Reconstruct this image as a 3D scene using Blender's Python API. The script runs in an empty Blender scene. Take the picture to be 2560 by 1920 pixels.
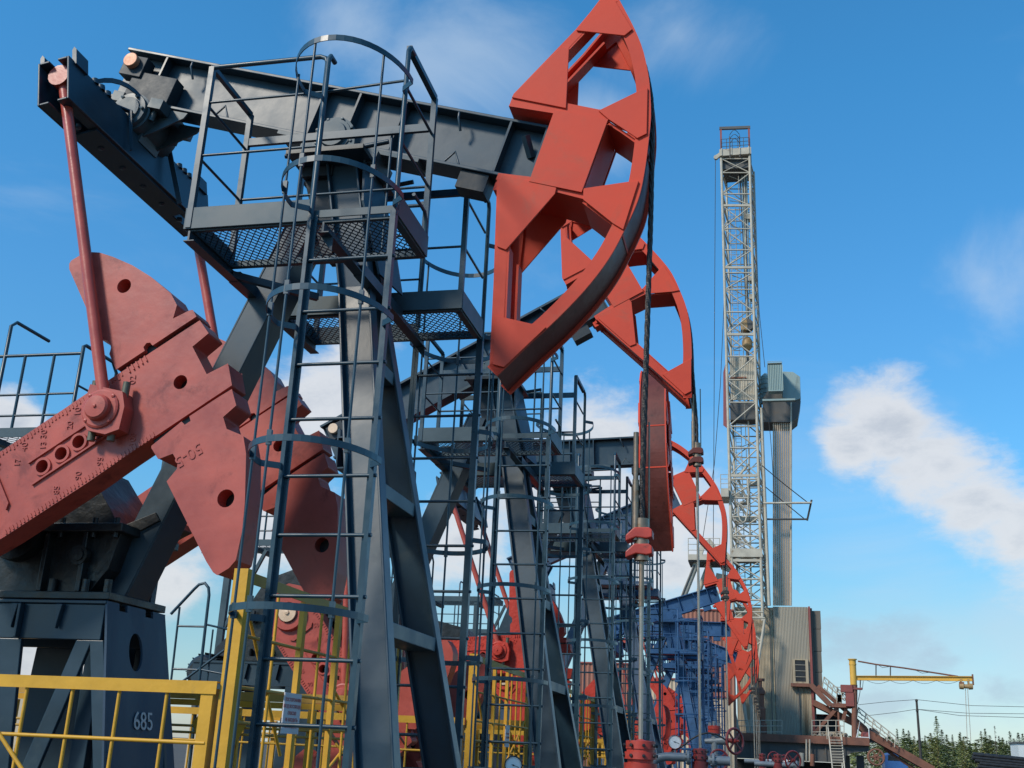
import bpy, math, random
from mathutils import Vector, Matrix
random.seed(7)
C = bpy.context.scene.collection
SC = bpy.context.scene
R = math.radians

# ------------------------------------------------------------------ camera
F = 2750.0                                   # focal length in pixels of a 2560 px wide picture
vy = Vector((650.0, 948.0, F)); 
zb = -(F*F + vy.x*375.0)/vy.y
vz = Vector((375.0, zb, F)); vy.normalize(); vz.normalize()
vx = vy.cross(vz)
if vx.x < 0: vx = -vx
CAMH = 1.7
right = Vector((vx.x, vy.x, vz.x)); down = Vector((vx.y, vy.y, vz.y)); fwd = Vector((vx.z, vy.z, vz.z))
camd = bpy.data.cameras.new('camera'); cam = bpy.data.objects.new('camera', camd); C.objects.link(cam)
camd.sensor_width = 36.0; camd.lens = 36.0*F/2560.0; camd.clip_start = 0.1; camd.clip_end = 3000
m = Matrix.Identity(4)
for i in range(3):
    m[i][0] = right[i]; m[i][1] = -down[i]; m[i][2] = -fwd[i]
m[0][3], m[1][3], m[2][3] = 0.0, 0.0, CAMH
cam.matrix_world = m
SC.camera = cam
SC.render.resolution_x = 1024; SC.render.resolution_y = 768

def at(px, py, Y):
    """point of the place seen at a pixel of the photograph, at the distance Y"""
    d = right*(px-1280.0) + down*(py-960.0) + fwd*F
    t = Y/d.y
    return Vector((d.x*t, Y, CAMH + d.z*t))
def dirpx(px, py):
    return (right*(px-1280.0) + down*(py-960.0) + fwd*F).normalized()

# ------------------------------------------------------------------ light
SUN = Vector((-0.50, -0.62, 0.66)).normalized()
sd = bpy.data.lights.new('sun', 'SUN'); sd.energy = 3.5; sd.angle = R(9); sd.color = (1.0, 0.90, 0.76)
so = bpy.data.objects.new('sun', sd); C.objects.link(so)
so.rotation_euler = SUN.to_track_quat('Z', 'Y').to_euler()
elev = math.asin(SUN.z); azim = math.atan2(SUN.x, SUN.y)

W = bpy.data.worlds.new('World'); SC.world = W; W.use_nodes = True
nt = W.node_tree; nt.nodes.clear()
def N(t, **k):
    n = nt.nodes.new(t)
    for a, b in k.items(): setattr(n, a, b)
    return n
def lk(a, b): nt.links.new(a, b)
def mth(op, a, b=None, c=None, clamp=False):
    n = N('ShaderNodeMath', operation=op, use_clamp=clamp)
    for i, v in enumerate((a, b, c)):
        if v is None: continue
        if isinstance(v, (int, float)): n.inputs[i].default_value = v
        else: lk(v, n.inputs[i])
    return n.outputs[0]
out = N('ShaderNodeOutputWorld'); bg = N('ShaderNodeBackground')
sky = N('ShaderNodeTexSky', sky_type='NISHITA', sun_disc=False)
sky.sun_elevation = elev; sky.sun_rotation = azim; sky.air_density = 1.0; sky.dust_density = 0.3; sky.ozone_density = 2.2
SKY_STRENGTH = 0.12
bg.inputs['Strength'].default_value = SKY_STRENGTH
tc = N('ShaderNodeTexCoord'); nv = N('ShaderNodeVectorMath', operation='NORMALIZE'); lk(tc.outputs['Generated'], nv.inputs[0])
def noise(scale, detail, rough, vec, lac=2.0, dist=0.0):
    n = N('ShaderNodeTexNoise'); n.inputs['Scale'].default_value = scale; n.inputs['Detail'].default_value = detail
    n.inputs['Roughness'].default_value = rough; n.inputs['Distortion'].default_value = dist; lk(vec, n.inputs['Vector']); return n.outputs['Fac']
stretch = N('ShaderNodeVectorMath', operation='MULTIPLY'); lk(nv.outputs[0], stretch.inputs[0]); stretch.inputs[1].default_value = (1.0, 1.0, 1.9)
n_big = noise(5.0, 8, 0.62, stretch.outputs[0], dist=0.2)
n_fine = noise(15.0, 11, 0.66, stretch.outputs[0], dist=0.25)
n_wisp = noise(3.1, 9, 0.58, stretch.outputs[0], dist=0.6)
def smooth(x, a, b):
    n = N('ShaderNodeMapRange', interpolation_type='SMOOTHSTEP'); lk(x, n.inputs['Value'])
    n.inputs['From Min'].default_value = a; n.inputs['From Max'].default_value = b; return n.outputs[0]
def blob(px, py, rpx, sx=1.0):
    """closeness of the sky direction to that of one cloud of the day"""
    d = dirpx(px, py); rad = rpx/F
    dn = N('ShaderNodeVectorMath', operation='SUBTRACT'); lk(nv.outputs[0], dn.inputs[0]); dn.inputs[1].default_value = d
    sc = N('ShaderNodeVectorMath', operation='MULTIPLY'); lk(dn.outputs[0], sc.inputs[0])
    sc.inputs[1].default_value = (1.0/(rad*sx), 1.0/rad, 1.0/rad)
    ln = N('ShaderNodeVectorMath', operation='LENGTH'); lk(sc.outputs[0], ln.inputs[0])
    return mth('SUBTRACT', 1.0, ln.outputs['Value'])
def maxall(l):
    r = l[0]
    for x in l[1:]: r = mth('MAXIMUM', r, x)
    return r
# cumulus of the day: right of the derrick, and low banks behind the pumps
cum = maxall([blob(2225, 1065, 160, 1.05), blob(2130, 1120, 100, 1.1), blob(2340, 1160, 160, 1.1), blob(2440, 1260, 150, 1.1), blob(2550, 1350, 160, 1.2), blob(1480, 1100, 190, 1.1), blob(1400, 1220, 240, 1.3),
              blob(1650, 1330, 240, 1.2), blob(820, 1000, 230, 1.1), blob(900, 880, 150, 1.0), blob(20, 1060, 110, 1.0), blob(420, 1450, 170, 1.2),
              blob(60, 1650, 250, 1.4), blob(-120, 1300, 200, 1.3), blob(1150, 1350, 170, 1.2), blob(700, 1330, 200, 1.2)])
cumd = mth('ADD', cum, mth('MULTIPLY', mth('SUBTRACT', n_big, 0.5), 1.7))
cumd = mth('ADD', cumd, mth('MULTIPLY', mth('SUBTRACT', n_fine, 0.5), 1.0))
cum_a = mth('MULTIPLY', smooth(cumd, 0.08, 0.66), 0.9)
# thin high wisps at the top and veils near the skyline
wsp = maxall([blob(1080, 120, 420, 1.2), blob(1500, 330, 190, 1.2), blob(1700, 90, 260, 1.2), blob(900, 60, 300, 1.5), blob(2460, 700, 240, 1.0), blob(2250, 1620, 330, 1.4), blob(2600, 1620, 300, 1.4)])
wspd = mth('ADD', wsp, mth('MULTIPLY', mth('SUBTRACT', n_wisp, 0.5), 2.4))
wsp_a = mth('MULTIPLY', smooth(wspd, 0.1, 1.0), 0.5)
sep = N('ShaderNodeSeparateXYZ'); lk(nv.outputs[0], sep.inputs[0])
# overall cloud field elsewhere in the sky
fld = mth('MULTIPLY', smooth(n_wisp, 0.52, 0.75), 0.18)
low = mth('MULTIPLY', mth('SUBTRACT', 1.0, smooth(sep.outputs['Z'], 0.0, 0.22)), mth('MULTIPLY', smooth(n_big, 0.38, 0.68), 0.55))
thin = mth('MAXIMUM', mth('MAXIMUM', wsp_a, fld), low)
# colours
hs = N('ShaderNodeMix', data_type='RGBA', blend_type='MULTIPLY'); hs.inputs['Factor'].default_value = 1.0
lk(sky.outputs[0], hs.inputs['A'])
grad = N('ShaderNodeValToRGB'); lk(sep.outputs['Z'], grad.inputs[0])
el = grad.color_ramp.elements
el[0].position = 0.0; el[0].color = (0.37, 0.41, 0.50, 1); el[1].position = 0.55; el[1].color = (0.24, 0.715, 0.895, 1)
for ps_, cl in ((0.11, (0.34, 0.48, 0.50, 1)), (0.22, (0.30, 0.60, 0.70, 1)), (0.37, (0.28, 0.655, 0.815, 1))):
    e_ = el.new(ps_); e_.color = cl
g2 = N('ShaderNodeVectorMath', operation='SCALE'); lk(grad.outputs[0], g2.inputs[0]); g2.inputs['Scale'].default_value = 2.0
lk(g2.outputs[0], hs.inputs['B'])
mx1 = N('ShaderNodeMix', data_type='RGBA'); lk(thin, mx1.inputs['Factor']); lk(hs.outputs['Result'], mx1.inputs['A']); mx1.inputs['B'].default_value = (4.9, 5.9, 7.0, 1)
shade = N('ShaderNodeMix', data_type='RGBA'); lk(smooth(mth('ADD', cumd, mth('MULTIPLY', mth('SUBTRACT', n_fine, 0.5), 1.6)), 0.45, 1.5), shade.inputs['Factor'])
shade.inputs['A'].default_value = (6.4, 6.5, 6.7, 1); shade.inputs['B'].default_value = (4.6, 4.9, 5.4, 1)
mx2 = N('ShaderNodeMix', data_type='RGBA'); lk(cum_a, mx2.inputs['Factor']); lk(mx1.outputs['Result'], mx2.inputs['A']); lk(shade.outputs['Result'], mx2.inputs['B'])
gcl = maxall([blob(2120, 1590, 95, 1.6), blob(2230, 1610, 110, 1.8), blob(2330, 1640, 90, 1.6), blob(2080, 1640, 80, 1.5), blob(2500, 1750, 110, 1.6), blob(2200, 1760, 60, 2.0)])
gcd = mth('ADD', gcl, mth('MULTIPLY', mth('SUBTRACT', n_fine, 0.5), 2.6))
mx3 = N('ShaderNodeMix', data_type='RGBA'); lk(mth('MULTIPLY', smooth(gcd, 0.25, 1.1), 0.42), mx3.inputs['Factor']); lk(mx2.outputs['Result'], mx3.inputs['A']); mx3.inputs['B'].default_value = (3.3, 4.1, 5.2, 1)
lk(mx3.outputs['Result'], bg.inputs['Color']); lk(bg.outputs[0], out.inputs[0])

SC.view_settings.view_transform = 'Standard'; SC.view_settings.look = 'None'
SC.view_settings.exposure = 0.0; SC.view_settings.gamma = 1.0; SC.view_settings.use_curve_mapping = False

# ------------------------------------------------------------------ materials
def mat(name, base, rough=0.5, metal=0.0, var=0.25, scale=3.0, stain=None, stain_amt=0.0, stain_scale=6.0, bump=0.0, bump_scale=40.0, coat=0.0, streak=False, spec=0.5, chips=None):
    mt = bpy.data.materials.new(name); mt.use_nodes = True
    t = mt.node_tree; t.nodes.clear()
    def n(ty, **k):
        x = t.nodes.new(ty)
        for a, b in k.items(): setattr(x, a, b)
        return x
    o = n('ShaderNodeOutputMaterial'); p = n('ShaderNodeBsdfPrincipled'); t.links.new(p.outputs[0], o.inputs[0])
    geo = n('ShaderNodeTexCoord'); mp = n('ShaderNodeMapping'); t.links.new(geo.outputs['Object'], mp.inputs[0])
    if streak: mp.inputs['Scale'].default_value = (1.0, 1.0, 0.18)
    n1 = n('ShaderNodeTexNoise'); n1.inputs['Scale'].default_value = scale; n1.inputs['Detail'].default_value = 8; n1.inputs['Roughness'].default_value = 0.62
    t.links.new(mp.outputs[0], n1.inputs['Vector'])
    r1 = n('ShaderNodeMapRange'); t.links.new(n1.outputs['Fac'], r1.inputs['Value'])
    r1.inputs['From Min'].default_value = 0.25; r1.inputs['From Max'].default_value = 0.75
    r1.inputs['To Min'].default_value = 1.0-var; r1.inputs['To Max'].default_value = 1.0+var
    mul = n('ShaderNodeMix', data_type='RGBA', blend_type='MULTIPLY'); mul.inputs['Factor'].default_value = 1.0
    mul.inputs['A'].default_value = (*base, 1); t.links.new(r1.outputs[0], mul.inputs['B'])
    col = mul.outputs['Result']
    if stain:
        n2 = n('ShaderNodeTexNoise'); n2.inputs['Scale'].default_value = stain_scale; n2.inputs['Detail'].default_value = 10; n2.inputs['Roughness'].default_value = 0.7
        n2.inputs['Distortion'].default_value = 0.4
        t.links.new(mp.outputs[0], n2.inputs['Vector'])
        r2 = n('ShaderNodeMapRange', interpolation_type='SMOOTHSTEP'); t.links.new(n2.outputs['Fac'], r2.inputs['Value'])
        r2.inputs['From Min'].default_value = 0.70-0.32*stain_amt; r2.inputs['From Max'].default_value = 0.84-0.22*stain_amt
        mx = n('ShaderNodeMix', data_type='RGBA'); t.links.new(r2.outputs[0], mx.inputs['Factor']); t.links.new(col, mx.inputs['A']); mx.inputs['B'].default_value = (*stain, 1)
        col = mx.outputs['Result']
    if chips:      # a second, finer layer of marks: (colour, amount, scale)
        n4 = n('ShaderNodeTexNoise'); n4.inputs['Scale'].default_value = chips[2]; n4.inputs['Detail'].default_value = 12; n4.inputs['Roughness'].default_value = 0.75
        t.links.new(geo.outputs['Object'], n4.inputs['Vector'])
        r4 = n('ShaderNodeMapRange', interpolation_type='SMOOTHSTEP'); t.links.new(n4.outputs['Fac'], r4.inputs['Value'])
        r4.inputs['From Min'].default_value = 0.74-0.2*chips[1]; r4.inputs['From Max'].default_value = 0.80-0.2*chips[1]
        mx4 = n('ShaderNodeMix', data_type='RGBA'); t.links.new(r4.outputs[0], mx4.inputs['Factor']); t.links.new(col, mx4.inputs['A']); mx4.inputs['B'].default_value = (*chips[0], 1)
        col = mx4.outputs['Result']
    t.links.new(col, p.inputs['Base Color'])
    rr = n('ShaderNodeMapRange'); t.links.new(n1.outputs['Fac'], rr.inputs['Value']); rr.inputs['From Min'].default_value = 0.3; rr.inputs['From Max'].default_value = 0.7
    rr.inputs['To Min'].default_value = max(0.05, rough-0.12); rr.inputs['To Max'].default_value = min(1.0, rough+0.12)
    t.links.new(rr.outputs[0], p.inputs['Roughness'])
    p.inputs['Metallic'].default_value = metal; p.inputs['Specular IOR Level'].default_value = spec
    if coat: p.inputs['Coat Weight'].default_value = coat; p.inputs['Coat Roughness'].default_value = 0.25
    if bump:
        n3 = n('ShaderNodeTexNoise'); n3.inputs['Scale'].default_value = bump_scale; n3.inputs['Detail'].default_value = 6
        t.links.new(geo.outputs['Object'], n3.inputs['Vector'])
        b = n('ShaderNodeBump'); b.inputs['Strength'].default_value = bump; b.inputs['Distance'].default_value = 0.02
        t.links.new(n3.outputs['Fac'], b.inputs['Height']); t.links.new(b.outputs[0], p.inputs['Normal'])
    return mt

M = {}
M['slate'] = mat('slate_paint', (0.015, 0.038, 0.058), 0.40, 0.0, 0.45, 1.5, (0.040, 0.064, 0.078), 0.50, 2.2, 0.06, 6.0, spec=0.5, chips=((0.10, 0.105, 0.10), 0.25, 9.0))
M['slate_dark'] = mat('slate_paint_dark', (0.016, 0.024, 0.032), 0.5, 0.0, 0.3, 3.0, (0.03, 0.03, 0.03), 0.4, 5.0, 0.1, 14.0, spec=0.35)
M['slate_pale'] = mat('slate_paint_dusty', (0.040, 0.072, 0.090), 0.46, 0.0, 0.3, 2.5, (0.090, 0.108, 0.112), 0.4, 4.0, spec=0.4, chips=((0.05, 0.04, 0.03), 0.3, 14.0))
M['rail_blue'] = mat('rail_paint', (0.018, 0.050, 0.074), 0.36, 0.0, 0.3, 5.0, (0.06, 0.06, 0.055), 0.2, 12.0, spec=0.5)
M['plate_blue'] = mat('plate_paint', (0.030, 0.060, 0.100), 0.5, 0.0, 0.2, 3.0, (0.048, 0.075, 0.11), 0.4, 6.0, 0.08, 20.0, spec=0.4, streak=True)
M['red'] = mat('red_paint', (0.60, 0.066, 0.034), 0.55, 0.0, 0.14, 1.1, (0.46, 0.085, 0.050), 0.5, 1.6, 0.05, 12.0, spec=0.22, chips=((0.10, 0.05, 0.03), 0.16, 7.0))
M['red_rim'] = mat('dark_rim', (0.13, 0.034, 0.026), 0.5, 0.0, 0.3, 3.0, (0.05, 0.02, 0.015), 0.5, 5.0, 0.1, 20.0, spec=0.3)  # darker red-brown than the head plates
M['red_cast'] = mat('red_cast_iron', (0.40, 0.070, 0.050), 0.42, 0.0, 0.30, 1.8, (0.22, 0.030, 0.022), 0.55, 3.0, 0.16, 7.0, spec=0.45, chips=((0.07, 0.024, 0.018), 0.40, 4.0))
M['red_bright'] = mat('bright_red_cast', (0.46, 0.042, 0.026), 0.5, 0.0, 0.22, 3.0, (0.20, 0.03, 0.025), 0.4, 5.0, 0.35, 22.0, spec=0.3, chips=((0.08, 0.03, 0.02), 0.3, 6.0))
M['red_tube'] = mat('red_pitman_paint', (0.42, 0.072, 0.048), 0.36, 0.0, 0.18, 3.0, (0.2, 0.05, 0.04), 0.3, 4.0, 0.05, 30.0)
M['blue'] = mat('bright_blue_paint', (0.028, 0.082, 0.18), 0.45, 0.0, 0.3, 1.5, (0.018, 0.045, 0.09), 0.45, 1.8, 0.05, 12.0, spec=0.3)
M['blue_mid'] = mat('steel_blue_paint', (0.035, 0.070, 0.125), 0.42, 0.0, 0.22, 2.0, (0.07, 0.09, 0.12), 0.35, 3.0)
M['yellow'] = mat('yellow_paint', (0.62, 0.33, 0.035), 0.5, 0.0, 0.16, 4.0, (0.34, 0.21, 0.06), 0.35, 6.0, 0.1, 25.0, spec=0.3, chips=((0.12, 0.08, 0.04), 0.3, 12.0))
M['yellow_dirty'] = mat('dull_yellow_paint', (0.50, 0.30, 0.06), 0.55, 0.0, 0.2, 4.0, (0.2, 0.14, 0.06), 0.4, 6.0)
M['steel'] = mat('polished_steel', (0.40, 0.34, 0.28), 0.32, 0.6, 0.2, 8.0, (0.16, 0.08, 0.04), 0.45, 5.0)
M['rod_rust'] = mat('rusty_rod', (0.28, 0.20, 0.14), 0.4, 0.7, 0.3, 10.0, (0.22, 0.10, 0.04), 0.5, 12.0)
M['cable'] = mat('greasy_cable', (0.035, 0.030, 0.028), 0.45, 0.3, 0.3, 20.0, bump=0.4, bump_scale=60)
M['bolt'] = mat('bolt_metal', (0.13, 0.12, 0.085), 0.5, 0.4, 0.3, 20.0)
M['copper'] = mat('pale_shaft_end', (0.72, 0.52, 0.36), 0.45, 0.1, 0.15, 10.0)
M['orange_end'] = mat('orange_shaft_end', (0.55, 0.23, 0.12), 0.5, 0.1, 0.15, 10.0)
M['black'] = mat('dull_black', (0.016, 0.017, 0.019), 0.5, 0.0, 0.4, 5.0, bump=0.4, bump_scale=12)
M['gear'] = mat('gearbox_paint', (0.010, 0.013, 0.015), 0.38, 0.0, 0.4, 3.0, (0.035, 0.038, 0.036), 0.3, 4.0, 0.5, 9.0)
M['white_num'] = mat('number_paint', (0.52, 0.54, 0.55), 0.6, 0.0, 0.15, 30.0)
M['faint_num'] = mat('faded_letter_paint', (0.10, 0.15, 0.22), 0.6, 0.0, 0.15, 30.0)
M['sign_white'] = mat('sign_board', (0.62, 0.62, 0.66), 0.5, 0.0, 0.06, 5.0)
M['sign_red'] = mat('sign_letters', (0.55, 0.12, 0.12), 0.6, 0.0, 0.05, 5.0)
M['dial'] = mat('dial_face', (0.78, 0.80, 0.80), 0.35, 0.0, 0.03, 5.0)
M['pipe_grey'] = mat('grey_pipe_paint', (0.20, 0.23, 0.25), 0.45, 0.2, 0.2, 5.0, (0.10, 0.09, 0.08), 0.3, 8.0)
M['maroon'] = mat('handwheel_paint', (0.22, 0.030, 0.030), 0.45, 0.0, 0.2, 6.0)
M['red_valve'] = mat('valve_red', (0.42, 0.040, 0.025), 0.5, 0.0, 0.3, 6.0, (0.08, 0.025, 0.018), 0.5, 9.0)
M['rig_grey'] = mat('rig_grey_paint', (0.46, 0.42, 0.34), 0.6, 0.0, 0.25, 1.5, (0.22, 0.15, 0.09), 0.40, 2.5, spec=0.3)
M['rig_dark'] = mat('rig_dark_steel', (0.085, 0.085, 0.083), 0.6, 0.1, 0.3, 1.0, (0.13, 0.09, 0.06), 0.4, 2.0)
M['rig_green'] = mat('pale_green_cladding', (0.25, 0.33, 0.32), 0.55, 0.1, 0.2, 0.8, (0.15, 0.19, 0.18), 0.4, 1.3, streak=True, chips=((0.14, 0.10, 0.07), 0.25, 2.0))
M['clad'] = mat('zinc_cladding', (0.42, 0.345, 0.24), 0.65, 0.0, 0.3, 0.5, (0.16, 0.12, 0.075), 0.60, 0.9, streak=True, spec=0.25, chips=((0.20, 0.09, 0.045), 0.35, 1.2))
M['clad2'] = mat('zinc_cladding_blue', (0.33, 0.295, 0.235), 0.6, 0.0, 0.28, 0.6, (0.42, 0.34, 0.20), 0.55, 0.7, streak=True, spec=0.25, chips=((0.17, 0.10, 0.06), 0.4, 1.0))
M['clad_dark'] = mat('weathered_panel', (0.13, 0.115, 0.095), 0.65, 0.0, 0.3, 0.6, (0.2, 0.12, 0.08), 0.35, 0.8, streak=True, spec=0.3)
M['rust'] = mat('rusty_steel', (0.20, 0.085, 0.055), 0.75, 0.0, 0.35, 1.5, (0.10, 0.05, 0.035), 0.5, 2.5, 0.3, 8.0)
M['rust_red'] = mat('red_lead_steel', (0.26, 0.07, 0.06), 0.7, 0.0, 0.25, 1.5, (0.14, 0.06, 0.05), 0.4, 2.5)
M['rust_panel'] = mat('red_brown_cladding', (0.30, 0.125, 0.085), 0.7, 0.0, 0.3, 0.5, (0.38, 0.25, 0.16), 0.35, 0.7, streak=True)
M['tan'] = mat('tan_panel', (0.52, 0.42, 0.30), 0.7, 0.0, 0.12, 0.8)
M['drill'] = mat('drill_pipe_steel', (0.37, 0.29, 0.21), 0.45, 0.1, 0.25, 1.2, (0.19, 0.11, 0.06), 0.45, 1.6, streak=True)
M['block'] = mat('ochre_block_paint', (0.36, 0.23, 0.10), 0.55, 0.0, 0.3, 1.5, (0.07, 0.05, 0.03), 0.4, 2.0)
M['crane_yellow'] = mat('crane_yellow', (0.66, 0.38, 0.06), 0.5, 0.0, 0.15, 1.0, (0.22, 0.10, 0.05), 0.3, 2.0)
M['blue_tarp'] = mat('blue_cab', (0.045, 0.14, 0.38), 0.45, 0.0, 0.1, 1.0)
M['white_box'] = mat('white_cabin', (0.62, 0.66, 0.66), 0.5, 0.0, 0.08, 1.0)
M['wood'] = mat('weathered_pole', (0.045, 0.04, 0.035), 0.8, 0.0, 0.3, 2.0)
M['bark'] = mat('bark', (0.13, 0.10, 0.07), 0.9, 0.0, 0.3, 2.0)
M['soil'] = mat('sandy_soil', (0.075, 0.065, 0.055), 0.95, 0.0, 0.3, 0.15, (0.09, 0.08, 0.06), 0.5, 0.3, 0.5, 3.0)
M['conc'] = mat('concrete', (0.26, 0.25, 0.23), 0.85, 0.0, 0.15, 2.0, (0.14, 0.13, 0.11), 0.4, 3.0, 0.3, 20.0)
def leaf_mat(name, base):
    mt = mat(name, base, 0.7, 0.0, 0.45, 0.9)
    t = mt.node_tree; p = [x for x in t.nodes if x.type == 'BSDF_PRINCIPLED'][0]
    oi = t.nodes.new('ShaderNodeObjectInfo'); hsv = t.nodes.new('ShaderNodeHueSaturation')
    mr = t.nodes.new('ShaderNodeMapRange'); t.links.new(oi.outputs['Random'], mr.inputs['Value']); mr.inputs['To Min'].default_value = 0.7; mr.inputs['To Max'].default_value = 1.35
    l = p.inputs['Base Color'].links[0].from_socket
    t.links.new(l, hsv.inputs['Color']); t.links.new(mr.outputs[0], hsv.inputs['Value'])
    mr2 = t.nodes.new('ShaderNodeMapRange'); t.links.new(oi.outputs['Random'], mr2.inputs['Value']); mr2.inputs['To Min'].default_value = 0.52; mr2.inputs['To Max'].default_value = 0.47
    t.links.new(mr2.outputs[0], hsv.inputs['Hue']); t.links.new(hsv.outputs[0], p.inputs['Base Color'])
    return mt
M['needles'] = leaf_mat('conifer_needles', (0.125, 0.165, 0.050))
M['needles2'] = leaf_mat('larch_needles', (0.20, 0.21, 0.055))

# ------------------------------------------------------------------ mesh helpers
class MB:
    def __init__(s): s.v = []; s.f = []; s.smooth = []
    def add(s, vs, fs, sm=False):
        o = len(s.v); s.v += [tuple(x) for x in vs]
        for f in fs: s.f.append([o+i for i in f]); s.smooth.append(sm)
    def box(s, x0, x1, y0, y1, z0, z1):
        s.add([(x0,y0,z0),(x1,y0,z0),(x1,y1,z0),(x0,y1,z0),(x0,y0,z1),(x1,y0,z1),(x1,y1,z1),(x0,y1,z1)],
              [(0,3,2,1),(4,5,6,7),(0,1,5,4),(1,2,6,5),(2,3,7,6),(3,0,4,7)]); return s
    def bar(s, a, b, w, h, up=(0,0,1), caps=True):
        """rectangular bar from a to b: w across, h along up"""
        a = Vector(a); b = Vector(b); d = (b-a).normalized(); u = Vector(up); u = (u - d*u.dot(d))
        if u.length < 1e-4: u = Vector((1,0,0)) - d*d.x
        u.normalize(); r = d.cross(u)
        vs = [p + r*(sx*w/2) + u*(sy*h/2) for p in (a, b) for sx, sy in ((-1,-1),(1,-1),(1,1),(-1,1))]
        fs = [(0,1,5,4),(1,2,6,5),(2,3,7,6),(3,0,4,7)] + ([(3,2,1,0),(4,5,6,7)] if caps else [])
        s.add(vs, fs); return s
    def tube(s, pts, r, n=8, caps=True, closed=False, r2=None):
        pts = [Vector(p) for p in pts]; k = len(pts); rings = []; prev = None
        for i, p in enumerate(pts):
            if closed: d = (pts[(i+1)%k]-pts[i-1])
            else: d = (pts[min(i+1,k-1)]-pts[max(i-1,0)])
            d.normalize()
            if prev is None:
                u = Vector((0,0,1)) if abs(d.z) < 0.9 else Vector((1,0,0))
            else: u = prev
            u = u - d*u.dot(d); u.normalize(); prev = u; w = d.cross(u)
            rad = r if r2 is None else r + (r2-r)*i/(k-1)
            rings.append([p + (u*math.cos(2*math.pi*j/n) + w*math.sin(2*math.pi*j/n))*rad for j in range(n)])
        vs = [x for g in rings for x in g]; fs = []
        for i in range(k if closed else k-1):
            a = i*n; b = ((i+1)%k)*n
            for j in range(n): fs.append((a+j, a+(j+1)%n, b+(j+1)%n, b+j))
        s.add(vs, fs, True)
        if caps and not closed:
            s.add(rings[0], [tuple(range(n-1,-1,-1))]); s.add(rings[-1], [tuple(range(n))])
        return s
    def cyl(s, a, b, r, n=16): return s.tube([a, b], r, n)
    def lathe(s, a, axis, prof, n=20):
        """prof: list of (distance along axis, radius)"""
        a = Vector(a); d = Vector(axis).normalized(); u = Vector((0,0,1)) if abs(d.z) < 0.9 else Vector((1,0,0))
        u = (u - d*u.dot(d)).normalized(); w = d.cross(u)
        for i in range(len(prof)-1):
            (t0, r0), (t1, r1) = prof[i], prof[i+1]
            vs = [a + d*t + (u*math.cos(2*math.pi*j/n)+w*math.sin(2*math.pi*j/n))*max(r,1e-4) for t, r in ((t0,r0),(t1,r1)) for j in range(n)]
            s.add(vs, [(j, (j+1)%n, n+(j+1)%n, n+j) for j in range(n)], True)
        return s
    def prism(s, poly, y0, y1):
        """polygon in the x-z plane given thickness along y"""
        n = len(poly); a = sum(poly[i][0]*poly[(i+1)%n][1]-poly[(i+1)%n][0]*poly[i][1] for i in range(n))
        if a < 0: poly = poly[::-1]
        vs = [(x, y0, z) for x, z in poly] + [(x, y1, z) for x, z in poly]
        fs = [tuple(range(n)), tuple(range(2*n-1, n-1, -1))] + [(i, n+i, n+(i+1)%n, (i+1)%n) for i in range(n)]
        s.add(vs, fs); return s
    def flat(s, pts, r, h, up=(0,0,1)):
        """flat bar bent along points"""
        pts = [Vector(p) for p in pts]; k = len(pts); up = Vector(up); vs = []
        for i, p in enumerate(pts):
            d = (pts[min(i+1,k-1)]-pts[max(i-1,0)]).normalized(); w = d.cross(up).normalized()
            vs += [p + w*(sx*r/2) + up*(sy*h/2) for sx, sy in ((-1,-1),(1,-1),(1,1),(-1,1))]
        fs = [(i*4+a, i*4+b, i*4+4+b, i*4+4+a) for i in range(k-1) for a, b in ((0,1),(1,2),(2,3),(3,0))]
        fs += [(3,2,1,0), tuple(range((k-1)*4, k*4))]
        s.add(vs, fs); return s
    def mesh(s, name, mt):
        me = bpy.data.meshes.new(name); me.from_pydata(s.v, [], s.f); me.materials.append(mt)
        me.polygons.foreach_set('use_smooth', s.smooth); me.update()
        return me
    def obj(s, name, mt, parent=None, bevel=0.0):
        return link(name, s.mesh(name, mt), parent, bevel)
def link(name, me, parent=None, bevel=0.0):
    o = bpy.data.objects.new(name, me); C.objects.link(o)
    if parent: o.parent = parent
    if bevel:
        b = o.modifiers.new('bevel', 'BEVEL'); b.width = bevel; b.segments = 2; b.limit_method = 'ANGLE'; b.angle_limit = R(40)
        b.harden_normals = False
    return o
def thing(name, label, cat, loc=(0,0,0), group=None):
    o = bpy.data.objects.new(name, None); C.objects.link(o); o.location = loc; o.empty_display_size = 0.2
    o['label'] = label; o['category'] = cat
    if group: o['group'] = group
    return o
def tag(o, label, cat, group=None):
    o['label'] = label; o['category'] = cat
    if group: o['group'] = group
    return o
def text_mesh(body, size, depth=0.002, align='CENTER', spacing=1.0):
    cu = bpy.data.curves.new('txt', 'FONT'); cu.body = body; cu.size = size; cu.extrude = depth; cu.align_x = align; cu.align_y = 'CENTER'
    cu.space_line = spacing; cu.resolution_u = 3
    o = bpy.data.objects.new('txt', cu); C.objects.link(o)
    dg = bpy.context.evaluated_depsgraph_get(); me = bpy.data.meshes.new_from_object(o.evaluated_get(dg))
    bpy.data.objects.remove(o); bpy.data.curves.remove(cu)
    return me
TXT = {}
def text_obj(name, body, size, mt, parent, matrix, depth=0.002, spacing=1.0):
    key = (body, size, mt.name)
    if key not in TXT:
        me = text_mesh(body, size, depth, spacing=spacing); me.materials.clear(); me.materials.append(mt); TXT[key] = me
    o = link(name, TXT[key], parent); o.matrix_local = matrix
    return o

# ------------------------------------------------------------------ setting
g = MB(); g.add([(-900,-60,0),(900,-60,0),(900,1400,0),(-900,1400,0)], [(0,1,2,3)])
gr = g.obj('ground', M['soil']); gr['kind'] = 'structure'

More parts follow.
